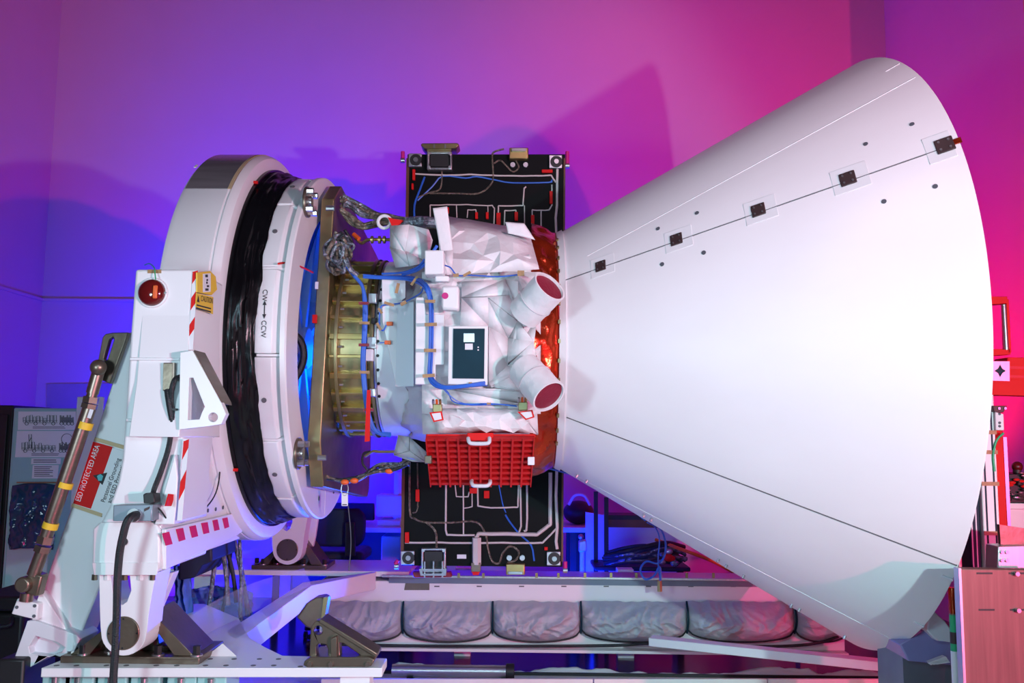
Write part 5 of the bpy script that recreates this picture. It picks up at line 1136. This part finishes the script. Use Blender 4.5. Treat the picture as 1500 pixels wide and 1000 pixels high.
MB().tube([V((q.x - 0.09, YD + 0.2, zd2 + 0.17)), V((q.x - 0.04, YD + 0.18, zd2 + 0.25)), V((q.x + 0.04, YD + 0.18, zd2 + 0.25)), V((q.x + 0.09, YD + 0.2, zd2 + 0.17))], 0.012, 8).build('handle', m_greyplate, bag)
YR2 = 2.0
rk = thing('tool_rack', 'rack of two thin dark posts and a slotted shelf below the conical shield', 'rack', V((at(900, 790, YR2).x, YR2, 0)))
for x, y in ((876, 722), (888, 728)):
    a = at(x, y, YR2); MB().bx(a.x - 0.016, a.x + 0.016, YR2 - 0.016 + (0.2 if x < 880 else 0), YR2 + 0.016 + (0.2 if x < 880 else 0), 0, a.z).build('post', m_blackm, rk)
a, b = at(890, 758, YR2), at(965, 758, YR2)
MB().bx(a.x, b.x, YR2, YR2 + 0.25, a.z - 0.015, a.z + 0.02).build('shelf', m_blackm, rk)
MB().bx(a.x, b.x, YR2 + 0.0, YR2 + 0.01, at(890, 772, YR2).z, a.z - 0.015).build('slotted_plate', m_copperedge, rk)
a, b = at(870, 828, YR2), at(1010, 836, YR2)
MB().bx(a.x, b.x, YR2 - 0.05, YR2 + 0.35, b.z, a.z).build('tray', m_navy, rk, bevel=0.01)
MB().bx(b.x - 0.05, b.x, YR2 + 0.25, YR2 + 0.3, 0, b.z + 0.02).build('post', m_blackm, rk)
bk = thing('white_partition', 'grey white partition board standing behind the tool rack', 'board', V((at(915, 800, 2.35).x, 2.4, 0)))
MB().px([(858, 750), (1000, 772), (1000, 850), (858, 850)], 2.42, 2.46).build('board', m_greyplate, bk)
MB().bx(at(865, 850, 2.42).x, at(875, 850, 2.42).x, 2.42, 2.46, 0, at(865, 845, 2.42).z).build('leg', m_greyplate, bk); MB().bx(at(985, 850, 2.42).x, at(995, 850, 2.42).x, 2.42, 2.46, 0, at(865, 845, 2.42).z).build('leg', m_greyplate, bk)
cbz = thing('cable_heap', 'heap of dark and reddish cables lying on the rack tray under the shield', 'cables', V((at(950, 826, YR2).x, YR2, at(950, 828, YR2).z)))
for i in range(16):
    rnd = random.Random(300 + i); y = 806 + i * 1.4
    cab('cable', [(888 + rnd.uniform(-6, 8), y + rnd.uniform(0, 8), YR2 - 0.02), (915, y + rnd.uniform(-4, 5), YR2 - 0.05), (945, y - 6 + rnd.uniform(-5, 5), YR2 - 0.06), (975, y - 8 + rnd.uniform(-8, 8), YR2 - 0.05), (1000 + rnd.uniform(-8, 8), y - 4 + rnd.uniform(-6, 10), YR2)], rnd.uniform(0.010, 0.020), (m_navy, m_rubber, m_fcable, m_clip)[i % 4], cbz)
for i in range(6):
    rnd = random.Random(500 + i); MB().ball(at(972 + rnd.uniform(-6, 22), 812 + rnd.uniform(-8, 14), YR2 - 0.08), rnd.uniform(0.02, 0.035), (1.2, 0.8, 0.9), 10, 8).build('plug', (m_fcable, m_redp, m_alu)[i % 3], cbz)
cab('orange_cable', [(960, 790, YR2), (1000, 805, YR2 - 0.1), (1040, 820, YR2 - 0.1), (1075, 838, YR2 - 0.1)], 0.013, m_orange, cbz)
lc = thing('looped_blue_cable', 'thin blue cable loop hanging from the lower edge of the shield over the beam', 'cable', at(960, 860, YB1 - 0.12))
cab('cable', [(955, 766, 0.7), (968, 775, 0.9), (975, 795, 1.0), (973, 815, 1.05), (963, 825, 1.08), (947, 822, 1.08), (938, 834, 1.06), (945, 848, 1.04), (958, 843, 1.04), (966, 830, 1.04), (968, 845, 1.04), (966, 858, 1.04)], 0.007, m_blue, lc)
cab('cable', [(948, 765, 0.7), (960, 772, 0.9), (966, 790, 1.0), (964, 820, 1.04), (967, 850, 1.04)], 0.005, m_blue, lc)
cab('connector', [(966, 850, 1.04), (966.5, 866, 1.04)], 0.016, m_goldd, lc)
wr_ = thing('blue_wire', 'thin blue wire strung along below the lower edge of the shield', 'wire', at(880, 710, 0.2))
cab('wire', [(790, 683, 0.0), (820, 690, 0.1), (858, 702, 0.25), (900, 725, 0.4), (945, 762, 0.6)], 0.005, m_blue, wr_)
ss = thing('tripod_stand', 'small steel fitting on a slim post in front of the dark cupboard', 'stand', V((at(855, 800, 2.1).x, 2.1, 0)))
a = at(853, 800, 2.1); MB().cyl((a.x, 2.1, 0.02), (a.x, 2.1, a.z), 0.02, n=12).build('post', m_greyplate, ss)
MB().cyl((a.x, 2.1, 0), (a.x, 2.1, 0.02), 0.12, n=24).build('foot', m_greyplate, ss)
MB().px([(848, 792), (859, 790), (860, 808), (848, 809)], 2.06, 2.12).build('clamp', m_alu, ss, bevel=0.01)
MB().ball(at(851, 786, 2.09), 0.022).build('knob', m_steel, ss)

# ================================================================ right hand side
YU = -0.85
frm = thing('rail_frame', 'rail frame with red light painted in and a grip handle on an upright post right of the shield', 'frame', V((at(1450, 830, YU).x, YU, 0)))
MB().px([(1440, 556), (1520, 556), (1520, 580), (1440, 578)], YU - 0.02, YU + 0.06).build('lower_rail', m_redp, frm, bevel=0.004)  # red light falling on the bars is put into their colour
MB().px([(1476, 523), (1530, 524), (1530, 559), (1476, 556)], YU - 0.02, YU + 0.10).build('upper_rail', m_redp, frm, bevel=0.004)
MB().px([(1476, 536), (1530, 537), (1530, 541), (1476, 540)], YU - 0.022, YU - 0.018).build('rail_groove', m_red, frm)
MB().px([(1477, 549), (1530, 551), (1530, 554), (1477, 553)], YU - 0.022, YU - 0.018).build('rail_groove', m_red, frm)
st = [(1465 + 8.5 * r * math.cos(a), 543 + 9.5 * r * math.sin(a)) for i in range(16) for a, r in [(2 * math.pi * i / 16, (1.0, 0.62, 0.52, 0.62)[i % 4])]]
MB().px([(1446, 529), (1479, 529), (1479, 558), (1446, 557)], YU - 0.03, YU - 0.02, [st]).build('rail_end', m_alu, frm)
MB().px([(1448, 531), (1477, 531), (1477, 556), (1448, 555)], YU - 0.019, YU - 0.005).build('rail_core', m_teal, frm)
hd = MB().px([(1450, 434), (1476, 434), (1477, 444), (1450, 446)], YU, YU + 0.05).build('handle_arm', m_redp, frm, bevel=0.004)
MB().px([(1450, 511), (1481, 511), (1481, 519), (1450, 521)], YU, YU + 0.05).build('handle_arm', m_redp, frm, bevel=0.004)
MB().px([(1474, 438), (1478, 438), (1482, 516), (1477, 518)], YU + 0.0, YU + 0.05).build('handle_plate', m_redp, frm, bevel=0.003)
MB().cyl(at(1470, 446, YU - 0.005), at(1474, 512, YU - 0.005), 0.011, n=18).build('grip', m_steel, frm)
MB().px([(1438, 430), (1452, 430), (1452, 558), (1438, 558)], YU, YU + 0.05).build('rear_post', m_redp, frm, bevel=0.004)
# upright extrusion
up0, up1 = at(1463, 600, YU), at(1452, 830, YU)
xu = at(1449, 710, YU).x
MB().bx(xu - 0.045, xu + 0.03, YU - 0.02, YU + 0.06, 0, at(1450, 577, YU).z).build('upright_post', m_white, frm, bevel=0.005)
for dx in (-0.028, 0.012): MB().bx(xu + dx - 0.004, xu + dx + 0.004, YU - 0.0215, YU - 0.019, 0.1, at(1450, 590, YU).z).build('post_groove', m_teal, frm)
MB().bx(xu + 0.031, xu + 0.075, YU + 0.0, YU + 0.06, 0.2, at(1460, 630, YU).z).build('red_lit_face', m_redp, frm, bevel=0.003)  # red light on the post's side, put into this strip's colour
MB().bx(xu + 0.076, xu + 0.092, YU + 0.0, YU + 0.04, 0.2, at(1460, 640, YU).z).build('steel_strip', m_steel, frm)
MB().bx(xu - 0.10, xu - 0.05, YU + 0.0, YU + 0.09, 0, at(1430, 700, YU).z).build('dark_post', m_teal, frm, bevel=0.004)
for x in (xu - 0.092, xu - 0.072): MB().bx(x, x + 0.006, YU - 0.002, YU, 0.1, at(1430, 700, YU).z - 0.02).build('post_groove', m_greyplate, frm)
MB().tube([V((xu + 0.014, YU - 0.026, at(1456, 690, YU).z)), V((xu + 0.012, YU - 0.026, at(1456, 665, YU).z)), at(1460, 645, YU - 0.026), at(1470, 634, YU - 0.026)], 0.005, 6).build('green_wire', m_green, frm)
for y in (633, 662, 708, 780):
    z = at(1452, y, YU).z; MB().bx(xu - 0.046, xu + 0.034, YU - 0.024, YU - 0.021, z - 0.009, z + 0.009).build('tape', m_tape, frm)
br2 = MB().px([(1454, 594), (1476, 594), (1470, 604), (1456, 603)], YU - 0.05, YU - 0.02).build('corner_bracket', m_clip, frm, bevel=0.003)
for x in (1463, 1472): c = at(x, 598, YU - 0.05); MB().cyl(c, c - V((0, 0.006, 0)), 0.006, n=8).build('screw', m_steel, br2)
hp_ = MB().px([(1458, 603), (1470, 606), (1471, 630), (1459, 630)], YU - 0.04, YU - 0.02).build('hinge_plate', m_paper, frm, bevel=0.003)
for y in (606, 619, 624): c = at(1464, y, YU - 0.04); MB().cyl(c, c - V((0, 0.004, 0)), 0.006, n=8).build('screw', m_inkgrey, hp_)
# shelf with small parts behind the post
sh = thing('parts_bin', 'dark bin heaped with small glinting parts and a round lamp at the right edge', 'parts bin', at(1495, 735, -0.5))
MB().px([(1475, 694), (1540, 694), (1540, 736), (1474, 736)], -0.52, -0.3).build('bin', m_blackm, sh, bevel=0.004)
for i in range(26):
    rnd = random.Random(900 + i); MB().ball(at(rnd.uniform(1477, 1505), rnd.uniform(690, 732), -0.54), rnd.uniform(0.006, 0.013), (1.6, 0.8, 0.7), 8, 6).build('small_part', (m_clip, m_redp, m_blackm, m_steel)[i % 4], sh)
MB().ball(at(1490, 683, -0.45), 0.026).build('round_lamp', m_glass, sh); MB().cyl(at(1490, 698, -0.45), at(1490, 684, -0.45), 0.02, n=14).build('lamp_base', m_clip, sh)
tab = thing('side_table', 'magenta lit side table carrying the dark bin right of the post', 'table', V((at(1500, 745, -0.45).x + 0.1, -0.4, 0)))
a = at(1474, 736, -0.53)
MB().bx(a.x, a.x + 0.9, -0.55, 0.1, a.z - 0.03, a.z - 0.001).build('tabletop', m_white, tab, bevel=0.003)
MB().bx(a.x, a.x + 0.9, -0.52, 0.05, a.z - 0.30, a.z - 0.03).build('apron', m_white, tab)
for dx in (0.04, 0.86):
    for y in (-0.5, 0.03): MB().bx(a.x + dx - 0.03, a.x + dx + 0.03, y - 0.03, y + 0.03, 0, a.z - 0.3).build('leg', m_white, tab)
YX = -1.37
bxm = thing('machine_guard', 'large upright brushed metal guard plate with pinkish sheen in the lower right corner', 'guard plate', V((at(1460, 900, YX).x, YX, 0)))
a, b = at(1406, 832, YX), at(1530, 832, YX)
MB().bx(a.x, b.x, YX, YX + 0.04, 0.06, a.z).build('panel_sheet', m_copper, bxm, bevel=0.006)
MB().bx(a.x + 0.02, b.x - 0.02, YX - 0.06, YX + 0.10, 0.0, 0.06).build('foot', m_blackm, bxm)
MB().bx(a.x - 0.006, a.x + 0.004, YX - 0.003, YX + 0.04, 0.06, a.z).build('edge_strip', m_alu, bxm)
for x0, y in ((1431, 839.5), (1434, 893), (1478, 839.5), (1480, 893)):
    MB().px([(x0, y - 1.3), (x0 + 23, y - 1.3), (x0 + 23, y + 1.3), (x0, y + 1.3)], YX - 0.002, YX).build('slot', m_blackm, bxm)
    if x0 > 1450: c = at(x0 + 9, y, YX); MB().cyl(c, c - V((0, 0.02, 0)), 0.009, n=10).build('latch_pin', m_steel, bxm)
cl_ = thing('brass_plate', 'olive brass plate with steel hinge blocks behind the pinkish metal guard', 'bracket', at(1480, 829, -1.2))
MB().px([(1464, 768), (1530, 778), (1530, 802), (1466, 797)], -1.2, -1.18).build('plate', m_bronze, cl_)
MB().px([(1462, 800), (1530, 798), (1530, 840), (1461, 840)], -1.25, -1.15).build('hinge_block', m_alu, cl_, bevel=0.004)
for x in (1467, 1474):
    for y in (808, 820): c = at(x, y, -1.25); MB().cyl(c, c - V((0, 0.01, 0)), 0.008, n=8).build('screw', m_steel, cl_)
MB().bx(at(1470, 840, -1.2).x, at(1530, 840, -1.2).x, -1.26, -1.14, 0, at(1470, 838, -1.2).z).build('stand', m_blackm, cl_)
# support under the shield mouth
sp_ = thing('shield_support', 'grey wedge support with white slats under the right end of the conical shield', 'support', V((at(1370, 950, -0.7).x, -0.6, 0)))
a, b = at(1312, 930, -0.75), at(1402, 960, -0.75)
MB().px([(1318, 944), (1357, 922), (1402, 940), (1402, 975), (1330, 968)], -0.75, -0.35).build('plinth', M('violet translucent plastic', (0.26, 0.25, 0.50), 0.25, bump=0.2, bscale=8), sp_, bevel=0.006)
MB().px([(1361, 893), (1366, 893), (1385, 910), (1404, 938), (1404, 942), (1372, 938), (1358, 924)], -0.80, -0.70).build('wedge', m_greyplate, sp_, bevel=0.005)
for k in range(3):
    MB().px([(1361 + 4 * k, 974 - 0.5 * k - 4), (1385 + 2 * k, 961 + 3 * k), (1388 + 2 * k, 964 + 3 * k), (1364 + 4 * k, 974 - 0.5 * k)], -0.80, -0.77).build('slat', m_white, sp_)
MB().bx(a.x + 0.05, b.x, -0.7, -0.4, 0, at(1340, 965, -0.75).z).build('block', m_galv, sp_)
pol = thing('marked_pole', 'brown and white pole with green bands between the shield and the pinkish metal guard', 'pole', V((at(1397, 940, -1.1).x, -1.1, 0)))
x = at(1397, 920, -1.1).x
for y0, y1, m in ((860, 898, m_foil), (898, 900, m_bronze), (900, 925, m_green), (925, 942, m_clip), (942, 953, m_green), (953, 990, m_white)):
    MB().cyl((x, -1.1, at(1397, y1, -1.1).z), (x, -1.1, at(1397, y0, -1.1).z), 0.016, n=16).build('pole_band', m, pol)
MB().cyl((x, -1.1, 0), (x, -1.1, at(1397, 990, -1.1).z), 0.016, n=16).build('pole_foot', m_white, pol)

# low pale panels along the front, tops just in view
for (x0, x1), l in zip(((470, 869), (870, 1124), (1125, 1402)), ('low pale barrier panel along the bottom of the photo, longest and leftmost of three', 'low pale barrier panel along the bottom of the photo, middle of three', 'low pale barrier panel along the bottom of the photo, rightmost of three')):
    yp = 0.6; t = thing('barrier_panel', l, 'barrier panel', V(((at(x0, 995, yp).x + at(x1, 995, yp).x) / 2, yp, 0)), 'low barrier panels')
    a, b = at(x0 + 0.4, 994.5, yp), at(x1 - 0.4, 994.5, yp)
    MB().add([(a.x, yp, 0), (b.x, yp, 0), b, a, (a.x, yp + 0.02, 0), (b.x, yp + 0.02, 0), b + V((0, 0.02, 0)), a + V((0, 0.02, 0))], [(0, 1, 2, 3), (4, 7, 6, 5), (0, 4, 5, 1), (1, 5, 6, 2), (2, 6, 7, 3), (3, 7, 4, 0)]).build('board', m_floor, t, bevel=0.002)
    for x in (a.x + 0.1, b.x - 0.1): MB().bx(x - 0.02, x + 0.02, yp + 0.02, yp + 0.22, 0, 0.03).build('foot', m_steel, t)
